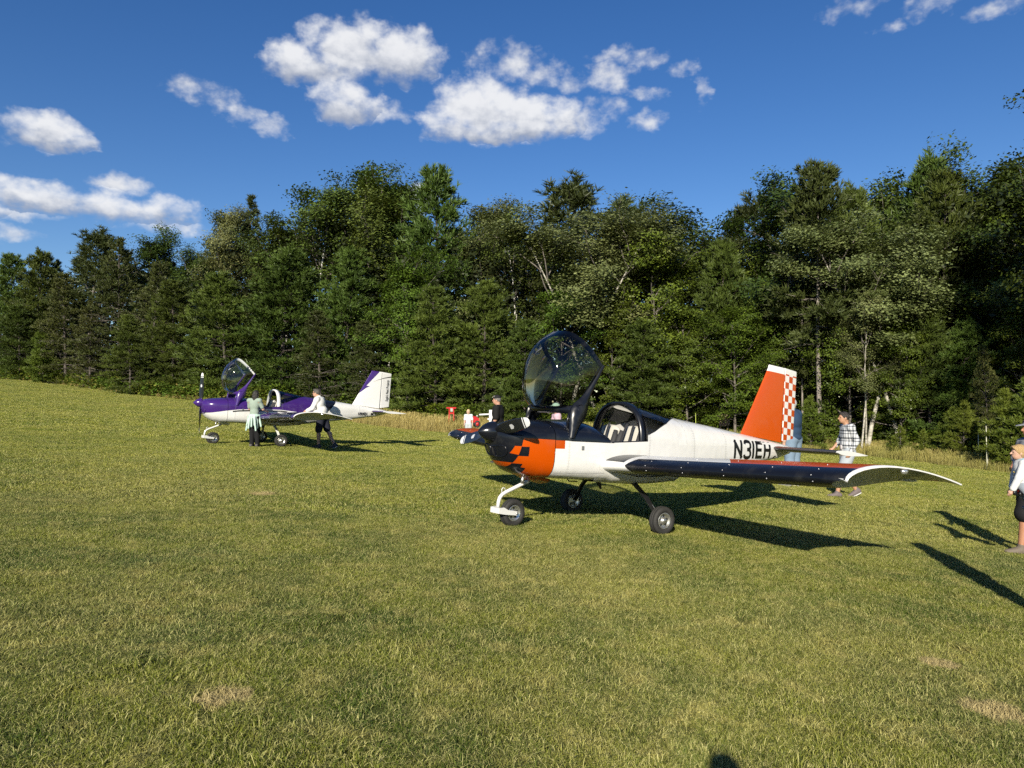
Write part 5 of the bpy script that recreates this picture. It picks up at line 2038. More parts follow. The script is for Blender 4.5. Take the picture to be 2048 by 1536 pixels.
class Sdf:
    """smooth union of round cones and ellipsoids, sampled on a grid"""
    def __init__(self, k=.022):
        self.p, self.k, self.cut = [], k, []

    def cone(self, a, b, ra, rb, k=None):
        self.p.append(('c', np.array(a, float), np.array(b, float), ra, rb, self.k if k is None else k))
        return self

    def ell(self, c, r, rx=0.0, k=None):
        self.p.append(('e', np.array(c, float), np.array(r, float), rx, 0, self.k if k is None else k))
        return self

    def chain(self, pts, rad, k=None):
        for i in range(len(pts) - 1):
            self.cone(pts[i], pts[i + 1], rad[i], rad[i + 1], k)
        return self

    def clip(self, point, normal):
        """keeps the side the normal points away from"""
        self.cut.append((np.array(point, float), np.array(normal, float) / np.linalg.norm(normal)))
        return self

    def mesh(self, name, h, mat, scale=1.0):
        lo = np.min([(np.minimum(p[1], p[2]) - max(p[3], p[4]) if p[0] == 'c' else p[1] - p[2].max() * 1.05) for p in self.p], 0) - 3 * h - .03
        hi = np.max([(np.maximum(p[1], p[2]) + max(p[3], p[4]) if p[0] == 'c' else p[1] + p[2].max() * 1.05) for p in self.p], 0) + 3 * h + .03
        n = np.ceil((hi - lo) / h).astype(int) + 1
        D = np.full(n, .2)
        ax = [lo[i] + np.arange(n[i]) * h for i in range(3)]
        for p in self.p:
            if p[0] == 'c':
                l, u = np.minimum(p[1], p[2]) - max(p[3], p[4]), np.maximum(p[1], p[2]) + max(p[3], p[4])
            else:
                l, u = p[1] - p[2].max(), p[1] + p[2].max()
            pad = .06
            i0 = np.maximum(((l - pad - lo) / h).astype(int), 0)
            i1 = np.minimum(((u + pad - lo) / h).astype(int) + 2, n)
            sl = tuple(slice(a, b) for a, b in zip(i0, i1))
            X, Y, Z = np.meshgrid(*(ax[i][sl[i]] for i in range(3)), indexing='ij')
            if p[0] == 'c':
                a, b = p[1], p[2]
                ab = b - a
                L2 = max(ab @ ab, 1e-9)
                t = np.clip(((X - a[0]) * ab[0] + (Y - a[1]) * ab[1] + (Z - a[2]) * ab[2]) / L2, 0, 1)
                d = np.sqrt((X - a[0] - t * ab[0]) ** 2 + (Y - a[1] - t * ab[1]) ** 2 + (Z - a[2] - t * ab[2]) ** 2) - (p[3] + t * (p[4] - p[3]))
            else:
                c, r, rx = p[1], p[2], p[3]
                dy, dz = Y - c[1], Z - c[2]
                cs, sn = math.cos(rx), math.sin(rx)
                qy, qz = dy * cs + dz * sn, -dy * sn + dz * cs
                qn = np.sqrt(((X - c[0]) / r[0]) ** 2 + (qy / r[1]) ** 2 + (qz / r[2]) ** 2)
                d = (qn - 1) * r.min() * .5 + (qn - 1) * r.mean() * .5
            o = D[sl]
            k = p[5]
            if k > 1e-6:
                hh = np.clip(.5 + .5 * (o - d) / k, 0, 1)
                D[sl] = o * (1 - hh) + d * hh - k * hh * (1 - hh)
            else:
                D[sl] = np.minimum(o, d)
        if self.cut:
            X, Y, Z = np.meshgrid(*ax, indexing='ij')
            for c, nn in self.cut:
                D = np.maximum(D, (X - c[0]) * nn[0] + (Y - c[1]) * nn[1] + (Z - c[2]) * nn[2])
        V, F = surface_nets(D, lo, h)
        return np_mesh(name, V * scale, [F[:, ::-1]], smooth=True, mats=[mat])


_mc = {}
def cloth(col, rough=.85, noise=.15):
    k = (col, rough)
    if k not in _mc:
        _mc[k] = simple('cloth_%d' % len(_mc), tuple(c * .82 for c in col), rough, noise=noise, nscale=14, bump=.25, spec=.2)
    return _mc[k]


def skin_mat(col):
    k = ('skin', col)
    if k not in _mc:
        m_, g, b, o = new_mat('skin_%d' % len(_mc))
        tcn = g.node('ShaderNodeTexCoord')
        g.put(b.inputs['Base Color'], g.mix(g.noise(tcn.outputs['Object'], 12, 3, .6), tuple(c * .74 for c in col), tuple(min(c * .94, 1) for c in col)))
        b.inputs['Roughness'].default_value = .5
        b.inputs['Subsurface Weight'].default_value = .08
        b.inputs['Subsurface Radius'].default_value = (.02, .008, .004)
        _mc[k] = m_
    return _mc[k]


def hair_mat(c1, c2):
    k = ('hair', c1)
    if k not in _mc:
        m_, g, b, o = new_mat('hair_%d' % len(_mc))
        tcn = g.node('ShaderNodeTexCoord')
        x, y, z = g.sep(tcn.outputs['Object'])
        n = g.noise(g.comb(g.m('MULTIPLY', x, 4.0), g.m('MULTIPLY', y, 4.0), z), 30, 4, .7)
        g.put(b.inputs['Base Color'], g.mix(n, c1, c2))
        b.inputs['Roughness'].default_value = .5
        bn = g.node('ShaderNodeBump')
        bn.inputs['Strength'].default_value = .9
        bn.inputs['Distance'].default_value = .02
        g.put(bn.inputs['Height'], n)
        g.put(b.inputs['Normal'], bn.outputs[0])
        _mc[k] = m_
    return _mc[k]


def plaid_mat():
    m_, g, b, o = new_mat('plaid_flannel')
    tcn = g.node('ShaderNodeTexCoord')
    x, y, z = g.sep(tcn.outputs['Object'])
    def lines(v, f, w): return lt(g, g.m('FRACT', g.m('MULTIPLY', v, f)), w)
    u = g.m('ADD', x, y)
    a = g.m('MAXIMUM', lines(z, 7.0, .20), lines(g.m('ADD', z, .05), 7.0, .12))
    c = g.m('MAXIMUM', lines(u, 7.5, .22), lines(g.m('ADD', u, .05), 7.5, .12))
    f = g.m('ADD', g.m('MULTIPLY', a, .75), g.m('MULTIPLY', c, .6), clamp=True)
    g.put(b.inputs['Base Color'], g.mix(f, (.50, .51, .53), (.012, .018, .030)))
    b.inputs['Roughness'].default_value = .9
    return m_


BASE = dict(hipL=(-.09, 0, .93), hipR=(.09, 0, .93), kneeL=(-.10, .01, .50), kneeR=(.10, .01, .50), ankL=(-.105, -.02, .085), ankR=(.105, -.02, .085),
            shL=(-.175, 0, 1.43), shR=(.175, 0, 1.43), elL=(-.225, -.03, 1.15), elR=(.225, -.03, 1.15), wrL=(-.24, .03, .90), wrR=(.24, .03, .90),
            neck=(0, -.01, 1.49), head=(0, .02, 1.635), chest=(0, .0, 1.30), belly=(0, .01, 1.08), pelvis=(0, 0, .95), lookL=0.0)


def build_person(label, loc, yaw, H, pose=None, skin=(.50, .30, .20), hair=None, hair_style='short', cap=None, top=None, bottom=None, shoes=(.05, .05, .05), group=None,
                 h=.0125, child=0.0, girth=1.0, extra=None, smile=0.0, glasses=False, name='person'):
    J = dict(BASE)
    J.update(pose or {})
    J = {k: (np.array(v, float) if not np.isscalar(v) else v) for k, v in J.items()}
    s = H / 1.75
    root = empty(name, loc, (0, 0, yaw))
    tag(root, label, 'person', group)
    SK = skin_mat(skin)
    g_ = girth
    up = (J['head'] - J['neck'])
    hd = J['head']
    hs_ = 1.0 + .45 * child                      # children have larger heads
    b = Sdf(.028)
    b.ell(J['pelvis'], (.155 * g_, .105 * g_, .11))
    b.ell(J['belly'], (.135 * g_, .10 * g_, .15))
    b.ell(J['chest'], (.165 * g_, .11 * g_, .19))
    b.cone(J['shL'] * .98, J['shR'] * .98, .065, .065)
    b.cone(J['neck'] - np.array([0, 0, .04]), hd - np.array([0, .025, .05]), .06, .052)
    b.ell(hd, (.076 * hs_, .095 * hs_, .112 * hs_))
    b.ell(hd + np.array([0, .040, -.062]) * hs_, (.052 * hs_, .052 * hs_, .052 * hs_))
    b.cone(hd + np.array([0, .088, .012]) * hs_, hd + np.array([0, .112, -.020]) * hs_, .009 * hs_, .015 * hs_, .012)   # nose
    b.cone(hd + np.array([-.018, .088, -.058]) * hs_, hd + np.array([.018, .088, -.058]) * hs_, .010 * hs_, .010 * hs_, .008)   # lips
    b.cone(hd + np.array([-.035, .078, .030]) * hs_, hd + np.array([.035, .078, .030]) * hs_, .012 * hs_, .012 * hs_, .012)   # brow
    for sx in (-1, 1):
        b.ell(hd + np.array([sx * .077, -.008, -.008]) * hs_, (.012 * hs_, .020 * hs_, .030 * hs_), k=.008)
    for S in 'LR':
        sx = -1 if S == 'L' else 1
        b.chain([J['sh' + S], J['el' + S], J['wr' + S]], [.050 * g_, .040, .027])
        b.chain([J['hip' + S], J['knee' + S], J['ank' + S]], [.088 * g_, .056, .040])
        mid = J['knee' + S] * .68 + J['ank' + S] * .32 + np.array([0, -.02, 0])
        b.ell(mid, (.050, .052, .10))
        # hand: palm, four fingers of unequal length, thumb from the side of the palm
        wr, el = J['wr' + S], J['el' + S]
        d = (wr - el) / np.linalg.norm(wr - el)
        side = np.cross(d, np.array([sx, 0, 0.0]))
        if np.linalg.norm(side) < .2:
            side = np.cross(d, np.array([0, 0, 1.0]))
        side /= np.linalg.norm(side)                 # across the knuckles
        if side[1] < 0:
            side = -side
        inn = np.cross(side, d)
        if inn[0] * sx > 0:
            inn = -inn                               # towards the palm
        pc = wr + d * .045
        b.cone(wr, pc + d * .03, .026, .030, .015)
        b.cone(pc - side * .022 + d * .02, pc + side * .022 + d * .025, .018, .018, .015)
        for q, (off, L_) in enumerate(((.030, .066), (.011, .075), (-.009, .070), (-.028, .055))):
            r0 = pc + side * off + d * .035
            r1 = r0 + d * L_ * .5 + inn * .008
            r2 = r1 + d * L_ * .42 + inn * .022
            b.chain([r0, r1, r2], [.0105, .0098, .008], .004)
        t0 = wr + d * .02 + side * .022
        b.chain([t0, t0 + d * .03 + side * .022 + inn * .012, t0 + d * .06 + side * .022 + inn * .024], [.014, .0115, .009], .006)
        # foot
        an = J['ank' + S]
        fd = J.get('foot' + S, np.array([0, 1, 0.0]))
        fd = np.array(fd, float) / np.linalg.norm(fd)
        b.chain([an + np.array([0, 0, -.035]) - fd * .04, an + np.array([0, 0, -.045]) + fd * .06, an + np.array([0, 0, -.058]) + fd * .15], [.038, .036, .026])
    put('body', b.mesh('body', h, SK, s), root)
    eye = simple('eye_dark', (.02, .015, .012), .2) if 'eye' not in _mc else _mc['eye']
    _mc['eye'] = eye
    for sx in (-1, 1):
        e = Sdf(0).ell(hd + np.array([sx * .030, .083, .006]) * hs_, (.014 * hs_, .010 * hs_, .008 * hs_))
        put('eye', e.mesh('eye', .004, eye, s), root)
    if glasses:
        gsd = Sdf(.006)
        for sx in (-1, 1):
            gsd.ell(hd + np.array([sx * .034, .094, .006]) * hs_, (.030 * hs_, .012, .020 * hs_))
            gsd.cone(hd + np.array([sx * .064, .085, .012]) * hs_, hd + np.array([sx * .080, -.01, .015]) * hs_, .005, .005)
        gsd.cone(hd + np.array([-.01, .104, .010]), hd + np.array([.01, .104, .010]), .005, .005)
        put('sunglasses', gsd.mesh('sunglasses', .006, BLACK_TRIM, s), root)
    # ---- hair and cap
    if hair is not None:
        hm = hair_mat(*hair)
        a = Sdf(.02)
        if hair_style == 'short':
            a.ell(hd + np.array([0, -.010, .022]) * hs_, (.084 * hs_, .103 * hs_, .108 * hs_))
            a.ell(hd + np.array([0, .055, .085]) * hs_, (.060 * hs_, .050 * hs_, .035 * hs_))
            a.clip(hd + np.array([0, .052, .030]) * hs_, (0, .85, -.52)).clip(hd + np.array([0, -.03, -.055]) * hs_, (0, .15, -1))
        elif hair_style == 'mop':
            a.ell(hd + np.array([0, -.012, .026]) * hs_, (.090 * hs_, .108 * hs_, .108 * hs_))
            a.ell(hd + np.array([0, .070, .066]) * hs_, (.070 * hs_, .045 * hs_, .045 * hs_))
            a.ell(hd + np.array([0, -.045, -.02]) * hs_, (.080 * hs_, .070 * hs_, .085 * hs_))
            a.clip(hd + np.array([0, .066, .034]) * hs_, (0, .8, -.6)).clip(hd + np.array([0, -.02, -.075]) * hs_, (0, .5, -1))
        else:
            a.ell(hd + np.array([0, -.015, .018]) * hs_, (.088 * hs_, .108 * hs_, .115 * hs_))
            a.clip(hd + np.array([0, .055, .02]) * hs_, (0, .9, -.35))
        put('hair', a.mesh('hair', h * .8, hm, s), root)
        if hair_style == 'long':
            l_ = Sdf(.03)
            l_.ell(hd + np.array([0, -.060, -.02]), (.085, .060, .12)).cone(hd + np.array([0, -.075, -.06]), hd + np.array([.015, -.095, -.27]), .075, .045)
            l_.cone(hd + np.array([.05, -.06, -.05]), hd + np.array([.06, -.075, -.22]), .04, .025).cone(hd + np.array([-.05, -.06, -.05]), hd + np.array([-.055, -.075, -.24]), .04, .025)
            put('long_hair', l_.mesh('long_hair', h, hm, s), root)
    if cap is not None:
        cm = cloth(cap)
        a = Sdf(.012)
        a.ell(hd + np.array([0, -.008, .045]) * hs_, (.088 * hs_, .106 * hs_, .088 * hs_))
        a.clip(hd + np.array([0, 0, .042]) * hs_, (0, -.08, -1))
        co = put('cap', a.mesh('cap', h * .7, cm, s), root)
        a = Sdf(.006)
        a.ell(hd + np.array([0, .115, .052]) * hs_, (.072 * hs_, .075 * hs_, .010 * hs_), rx=-.22)
        put('cap_brim', a.mesh('cap_brim', .007, cm, s), co)
    # ---- top
    if top:
        t = Sdf(.03)
        e = top.get('ease', .014)
        t.ell(J['chest'], (.165 * g_ + e, .11 * g_ + e, .19 + e)).ell(J['belly'], (.140 * g_ + e * 1.3, .105 * g_ + e * 1.3, .16))
        t.ell(J['pelvis'] + np.array([0, 0, .02]), (.158 * g_ + e, .108 * g_ + e, .10))
        t.cone(J['shL'], J['shR'], .065 + e, .065 + e)
        if top.get('collar'):
            t.cone(J['neck'] + np.array([0, -.005, -.02]), J['neck'] + np.array([0, -.005, .03]), .070, .066, .012)
        sl = top.get('sleeve', .6)
        for S in 'LR':
            sh, el, wr = J['sh' + S], J['el' + S], J['wr' + S]
            if sl <= 1:
                t.cone(sh, sh + (el - sh) * sl, .052 * g_ + e, .050 + e * 1.2)
            else:
                t.cone(sh, el, .052 * g_ + e, .044 + e).cone(el, el + (wr - el) * (sl - 1), .044 + e, .034 + e)
        hem = top.get('hem', .90)
        t.clip((0, 0, hem), (0, 0, -1)).clip(J['neck'] + np.array([0, .02, .012 if not top.get('collar') else .045]), (0, .35, 1))
        put(top.get('name', 'shirt'), t.mesh('shirt', h, top['mat'], s), root)
    if bottom:
        t = Sdf(.03)
        e = bottom.get('ease', .022)
        t.ell(J['pelvis'], (.158 * g_ + e * .6, .108 * g_ + e * .6, .115))
        ln = bottom.get('len', 1.95)
        for S in 'LR':
            hp, kn, an = J['hip' + S], J['knee' + S], J['ank' + S]
            if ln <= 1:
                t.cone(hp, hp + (kn - hp) * ln, .092 * g_ + e, .070 + e * 1.6)
                ed = hp + (kn - hp) * ln
            else:
                t.cone(hp, kn, .092 * g_ + e, .060 + e).cone(kn, kn + (an - kn) * (ln - 1), .060 + e, .048 + e)
        t.clip((0, 0, 1.02), (0, 0, 1))
        put(bottom.get('name', 'trousers'), t.mesh('trousers', h, bottom['mat'], s), root)
    if shoes is not None:
        for S in 'LR':
            an = J['ank' + S]
            fd = np.array(J.get('foot' + S, (0, 1, 0.0)), float)
            fd /= np.linalg.norm(fd)
            t = Sdf(.02)
            t.chain([an + np.array([0, 0, -.028]) - fd * .045, an + np.array([0, 0, -.035]) + fd * .05, an + np.array([0, 0, -.05]) + fd * .165], [.052, .050, .038])
            t.cone(an + np.array([0, 0, .0]), an + np.array([0, 0, .03]), .048, .046)
            so = put('shoe', t.mesh('shoe', h, cloth(shoes, .6), s), root)
            t = Sdf(.01)
            dn = np.array([0, 0, -1.0]) - fd * (-fd[2])
            dn /= np.linalg.norm(dn)
            t.chain([an - fd * .05 + dn * .075, an + fd * .06 + dn * .078, an + fd * .175 + dn * .078], [.014, .014, .012])
            for ww in (-.028, .028):
                sd = np.cross(fd, dn)
                t.chain([an - fd * .05 + dn * .075 + sd * ww, an + fd * .06 + dn * .078 + sd * ww * 1.2, an + fd * .16 + dn * .078 + sd * ww], [.014, .014, .012])
            put('sole', t.mesh('sole', .009, cloth((.55, .54, .52), .7), s), so)
    if extra:
        extra(root, J, s)
    return root


FACE_LEFT = R(90)
# --- the man in white behind the purple airplane's wing
p = at(646, 21.1)
build_person('man in a white shirt and dark shorts leaning toward the purple cockpit', p, R(82), 1.79 * .99,
             pose=dict(chest=(0, .08, 1.29), neck=(0, .14, 1.47), head=(0, .20, 1.605), shL=(-.175, .11, 1.41), shR=(.175, .11, 1.41), elL=(-.23, .22, 1.16), elR=(.22, .15, 1.13), wrL=(-.17, .42, 1.08), wrR=(.20, .34, 1.02),
                       kneeL=(-.10, .09, .50), kneeR=(.11, -.10, .52), ankL=(-.105, .08, .085), ankR=(.115, -.32, .10), footR=(0, .85, -.3)),
             skin=(.52, .30, .20), hair=((.03, .025, .02), (.09, .08, .07)), glasses=True,
             top=dict(mat=cloth((.78, .77, .74)), sleeve=1.85, hem=.86, ease=.022, collar=True), bottom=dict(mat=cloth((.02, .022, .035)), len=.9, name='shorts', ease=.02), shoes=(.05, .05, .06), girth=1.08)
# --- the woman with the mint jacket round her waist
p = at(509, 20.2)
def waist_jacket(root, J, s):
    t = Sdf(.04)
    t.ell((0, 0, .97), (.185, .14, .07))
    for a in np.linspace(0, 2 * math.pi, 12, endpoint=False):
        r_ = .16 + .02 * math.sin(3 * a)
        e_ = .205 + .035 * math.sin(5 * a + 1)
        t.cone((math.cos(a) * r_, math.sin(a) * r_ * .75, .96), (math.cos(a) * e_, math.sin(a) * e_ * .8, .64 + .06 * math.sin(4 * a)), .035, .028)
    t.cone((-.20, .02, .93), (-.30, .05, .52), .04, .03).cone((.10, -.15, .90), (.16, -.17, .52), .035, .025)
    put('waist_jacket', t.mesh('waist_jacket', .012, cloth((.50, .66, .58)), s), root)
build_person('woman in a sage top with a mint jacket tied round her waist', p, R(-12), 1.60,
             pose=dict(elR=(.24, .10, 1.16), wrR=(.22, .34, 1.10), elL=(-.22, .10, 1.17), wrL=(-.16, .33, 1.12), head=(.02, .055, 1.62), ankL=(-.075, .0, .085), ankR=(.085, .05, .085), kneeL=(-.08, .02, .5), kneeR=(.085, .04, .5)),
             skin=(.50, .31, .22), hair=((.008, .007, .006), (.03, .025, .02)), hair_style='long',
             top=dict(mat=cloth((.30, .37, .31)), sleeve=.75, hem=.92, ease=.012), bottom=dict(mat=cloth((.012, .012, .014)), len=1.93), shoes=(.10, .09, .09), extra=waist_jacket, girth=.92)
# --- the man in black
p = at(996, 19.0)
def chest_print(root, J, s):
    t = Sdf(.004)
    t.ell((-.085, .120, 1.33), (.045, .02, .05))
    put('shirt_print', t.mesh('shirt_print', .007, cloth((.70, .55, .52)), s), root)
build_person('man in a black T-shirt and black cap facing left', p, R(76), 1.80, pose=dict(elL=(-.25, -.01, 1.14), wrL=(-.24, .15, .94), elR=(.24, -.03, 1.15), wrR=(.24, .06, .90), head=(0, .03, 1.63)),
             skin=(.53, .29, .20), hair=((.10, .09, .08), (.2, .19, .18)), cap=(.018, .018, .020), top=dict(mat=cloth((.012, .012, .013)), sleeve=.85, hem=.88, ease=.025), bottom=dict(mat=cloth((.03, .03, .035)), len=.95, name='shorts'), girth=1.2, extra=chest_print)
# --- the little girl
p = at(937, 30.0)
build_person('little girl in a white T-shirt standing in front of the tall grass', p, R(172), 1.27, pose=dict(), skin=(.58, .38, .28), hair=((.42, .30, .13), (.62, .48, .26)), hair_style='long', child=.55,
             top=dict(mat=cloth((.72, .76, .74)), sleeve=.8, hem=.86, ease=.02), bottom=dict(mat=cloth((.45, .5, .52)), len=.9, name='shorts'), girth=.95, h=.014)
# --- the woman in pink behind the raised canopy
p = at(1113, 17.2)
build_person('woman in a pink shirt and mint cap behind the raised canopy', p, R(95), 1.66, pose=dict(), skin=(.45, .27, .19), hair=((.03, .02, .015), (.08, .06, .05)), hair_style='long', cap=(.50, .72, .55),
             top=dict(mat=cloth((.62, .43, .50)), sleeve=1.6, hem=.86, ease=.03), bottom=dict(mat=cloth((.05, .06, .1)), len=1.9))
# --- the man in blue half hidden by the rudder
p = ground_at(1586, 973)
hgt = float((CAM_H + pixel_dir(1592, 797).z / pixel_dir(1592, 797).y * p.y) - p.z)
build_person('grey haired man in a dark blue shirt and jeans half hidden by the checkered rudder', p, R(38), hgt, pose=dict(elR=(.235, .02, 1.15), wrR=(.16, .18, 1.02), ankL=(-.12, .05, .085)), skin=(.52, .31, .22), hair=((.30, .30, .30), (.5, .5, .5)),
             top=dict(mat=cloth((.030, .060, .115)), sleeve=1.5, hem=.93, ease=.03, collar=True), bottom=dict(mat=cloth((.20, .28, .38)), len=1.96, ease=.03), shoes=(.35, .35, .36), girth=1.22)
# --- the boy in plaid, walking left
p = ground_at(1697, 995)
hgt = float((CAM_H + pixel_dir(1690, 823).z / pixel_dir(1690, 823).y * p.y) - p.z)
def plaid_extra(root, J, s):
    t = Sdf(.03)
    e = .036
    t.ell(J['chest'], (.165 + e, .11 + e, .19 + e)).ell(J['belly'], (.14 + e, .105 + e, .16)).ell(J['pelvis'] + np.array([0, 0, .0]), (.158 + e, .108 + e, .10))
    t.cone(J['shL'], J['shR'], .065 + .022, .065 + .022)
    for S in 'LR':
        t.cone(J['sh' + S], J['el' + S], .062, .058).cone(J['el' + S], J['el' + S] + (J['wr' + S] - J['el' + S]) * .9, .058, .045)
    t.clip((0, 0, .80), (0, 0, -1)).clip(J['neck'] + np.array([0, .02, .0]), (0, .35, 1)).clip((0, .135, 1.2), (0, 1, .1))
    put('plaid_flannel', t.mesh('plaid_flannel', .010, plaid_mat(), s), root)
    t = Sdf(.02)
    t.ell(J['neck'] + np.array([0, -.075, -.03]), (.11, .07, .06))
    put('hood', t.mesh('hood', .011, cloth((.012, .014, .02)), s), root)
    t = Sdf(.004)
    t.ell((-.04, .150, 1.02), (.05, .02, .055))
    put('shirt_print', t.mesh('shirt_print', .007, cloth((.60, .55, .55)), s), root)
build_person('boy in an open black and white plaid shirt walking left', p, R(86), hgt,
             pose=dict(kneeL=(-.10, .16, .52), ankL=(-.10, .26, .085), kneeR=(.10, .02, .50), ankR=(.10, -.20, .13), footR=(0, .88, -.42), elL=(-.225, -.10, 1.16), wrL=(-.22, .03, .93), elR=(.225, .06, 1.16), wrR=(.21, .22, .98), head=(0, .07, 1.62), neck=(0, .02, 1.49)),
             skin=(.46, .25, .15), hair=((.010, .008, .007), (.04, .03, .025)), top=dict(mat=cloth((.09, .012, .022)), sleeve=.12, hem=.86, ease=.006), bottom=dict(mat=cloth((.40, .44, .48)), len=.92, name='shorts', ease=.03), shoes=(.16, .13, .13), extra=plaid_extra)
# --- the man at the right edge and the toddler on his arm
p_man = ground_at(2050, 1109)
build_person('man in a grey cap and black shorts at the right edge, holding a toddler', p_man + Vector((.13, .02, 0)), R(80), 1.72,
             pose=dict(elL=(-.25, .04, 1.17), wrL=(-.20, .16, .98), elR=(.24, .08, 1.18), wrR=(.02, .22, 1.12), kneeL=(-.10, .15, .50), ankL=(-.11, .20, .085), kneeR=(.10, .02, .5), ankR=(.12, -.10, .085), head=(0, .0, 1.63)),
             skin=(.42, .20, .11), hair=((.03, .02, .015), (.08, .06, .04)), cap=(.25, .26, .28), top=dict(mat=cloth((.30, .31, .33)), sleeve=.8, hem=.88, ease=.025), bottom=dict(mat=cloth((.018, .018, .020)), len=.92, name='shorts', ease=.035), shoes=(.16, .13, .10), girth=1.15, h=.010)
d_t = 8.55
xt = (2040 - 1024) / F_PX * d_t
dh = pixel_dir(2030, 905)
zh = CAM_H + dh.z / dh.y * d_t
t_h = .98
sT = t_h / 1.75
def toddler_bits(root, J, s):
    t = Sdf(.02)                                                 # pale blue yoke of the hoodie
    e = .036
    t.ell(J['chest'] + np.array([0, 0, .05]), (.19, .135, .17)).cone(J['shL'], J['shR'], .09, .09)
    t.ell(J['neck'] + np.array([0, -.06, -.01]), (.12, .075, .07))
    t.clip((0, 0, 1.36), (0, 0, -1)).clip(J['neck'] + np.array([0, .02, .03]), (0, .35, 1))
    put('hoodie_yoke', t.mesh('hoodie_yoke', .012, cloth((.38, .60, .72)), s), root)
    t = Sdf(.006)
    for i_ in range(6):
        a = i_ * 1.05
        t.ell((.04 * math.cos(a) - .05, .158, 1.16 + .07 * math.sin(a)), (.012, .01, .016))
    put('hoodie_print', t.mesh('hoodie_print', .008, cloth((.60, .45, .12)), s), root)
build_person('blond toddler in a pale blue and white hoodie carried at the right edge', (xt, d_t, zh - 1.635 * sT), R(74), t_h,
             pose=dict(elL=(-.26, .14, 1.12), wrL=(-.24, .26, .86), elR=(.24, .05, 1.12), wrR=(.20, .12, .86), kneeL=(-.20, -.06, .78), ankL=(-.20, -.26, .50), kneeR=(.20, -.06, .78), ankR=(.20, -.26, .50), head=(0, .045, 1.635), shL=(-.16, 0, 1.42), shR=(.16, 0, 1.42)),
             skin=(.60, .36, .26), hair=((.30, .18, .07), (.55, .38, .18)), hair_style='mop', child=.75, top=dict(mat=cloth((.72, .73, .72)), sleeve=1.88, hem=.84, ease=.03), bottom=dict(mat=cloth((.30, .34, .40)), len=1.8, ease=.03), shoes=(.3, .3, .3), h=.012, girth=1.1, extra=toddler_bits)
# --- people out of the picture whose shadows fall into it
G = ground_at(1838, 1092)
build_person('person standing beyond the right edge, seen only by a long shadow', (G.x - .97, G.y - 3.90, float(gz(G.x - .97, G.y - 3.90))), R(80), 1.86, pose=dict(), hair=((.05, .04, .03), (.1, .08, .06)),
             top=dict(mat=cloth((.25, .27, .33)), sleeve=.8, hem=.88, ease=.03), bottom=dict(mat=cloth((.05, .06, .09)), len=1.9, ease=.02), h=.02, girth=1.1)
G = ground_at(1452, 1519)
build_person('person standing behind the viewpoint, seen only by the top of a shadow', (G.x - .93, G.y - 3.72, float(gz(G.x - .93, G.y - 3.72))), 0.0, 1.72, pose=dict(), hair=((.05, .04, .03), (.1, .08, .06)),
             top=dict(mat=cloth((.2, .2, .22)), sleeve=.8, hem=.88, ease=.03), bottom=dict(mat=cloth((.05, .06, .09)), len=1.9, ease=.02), h=.02, girth=1.1)
# ------------------------------------------------------------------ small things on the field and at the edge of the wood
RED = paint('faded_red_enamel', (.42, .012, .014), rough=.35, coat=.2)
DARK_IRON = simple('dark_iron', (.03, .028, .026), .6, .4, noise=.3)
WHITE_PL = simple('white_plastic', (.74, .74, .74), .4)

# upright red farm hoist frame
p = at(903, 37.0)
e = empty('implement_frame', p, (0, 0, R(-20)))
e.scale = (.68, .68, .76)
tag(e, 'upright red steel implement frame in the tall grass left of the little girl', 'farm implement')
for sx in (-1, 1):
    MB().tube([(sx * .24, 0, .0), (sx * .20, 0, .9), (sx * .17, 0, 1.68)], .045, 8).build('upright', RED, e)
for z_, w_ in ((1.66, .80), (1.30, .40), (.55, .46)):
    MB().box((0, 0, z_), (w_, .09, .10)).build('cross_beam', RED, e)
MB().box((.06, -.06, 1.52), (.20, .10, .22)).build('gearbox', simple('grey_gearbox', (.35, .33, .30), .5), e)
MB().tube([(-.26, 0, .5), (.10, -.5, .05)], .035, 8).build('brace', RED, e)
MB().tube([(0, 0, 1.3), (0, -.02, .6)], .03, 8).build('drive_shaft', DARK_IRON, e)
MB().box((0, .1, .12), (.9, .5, .12)).build('deck', RED, e)

# low red machine hood behind the little girl
p = at(942, 33.5)
e = empty('garden_tractor', p + Vector((0, 0, .42)), (0, 0, R(12)))
e.scale = (.46, .46, .55)
tag(e, 'low red garden machine in the tall grass behind the little girl', 'garden machine')
m = MB()
rows = []
for x_, z0, z1 in ((-.62, .42, .62), (-.5, .42, .86), (-.25, .42, .96), (.25, .42, .98), (.55, .42, .93), (.72, .42, .80)):
    rows.append([(x_, -.28, z0), (x_, -.28, z1 - .06), (x_, -.20, z1), (x_, .20, z1), (x_, .28, z1 - .06), (x_, .28, z0)])
m.grid(rows, smooth=False)
m.add(rows[0], [tuple(range(6))]).add(rows[-1], [tuple(range(6))])
m.build('hood', RED, e)
MB().box((.1, 0, .36), (1.5, .62, .16)).build('chassis', DARK_IRON, e)
MB().tube([(.72, -.30, .82), (.80, -.33, .45), (.84, -.33, .30)], .05, 8).build('side_arm', RED, e)
for (wx, wy, wr_) in ((-.45, -.36, .24), (-.45, .36, .24), (.6, -.38, .30), (.6, .38, .30)):
    w = empty('wheel', (wx, wy, wr_))
    w.parent = e
    MB().lathe([(-.07, wr_ * .55), (-.08, wr_ * .9), (-.05, wr_), (.05, wr_), (.08, wr_ * .9), (.07, wr_ * .55)], (0, 0, 0), (0, 1, 0), 20).build('tyre', RUBBER, w)
    MB().lathe([(-.075, .01), (-.06, wr_ * .56), (.06, wr_ * .56), (.075, .01)], (0, 0, 0), (0, 1, 0), 16).build('rim', RED, w)
MB().box((.62, 0, .99), (.16, .16, .05)).build('lamp', WHITE_PL, e)

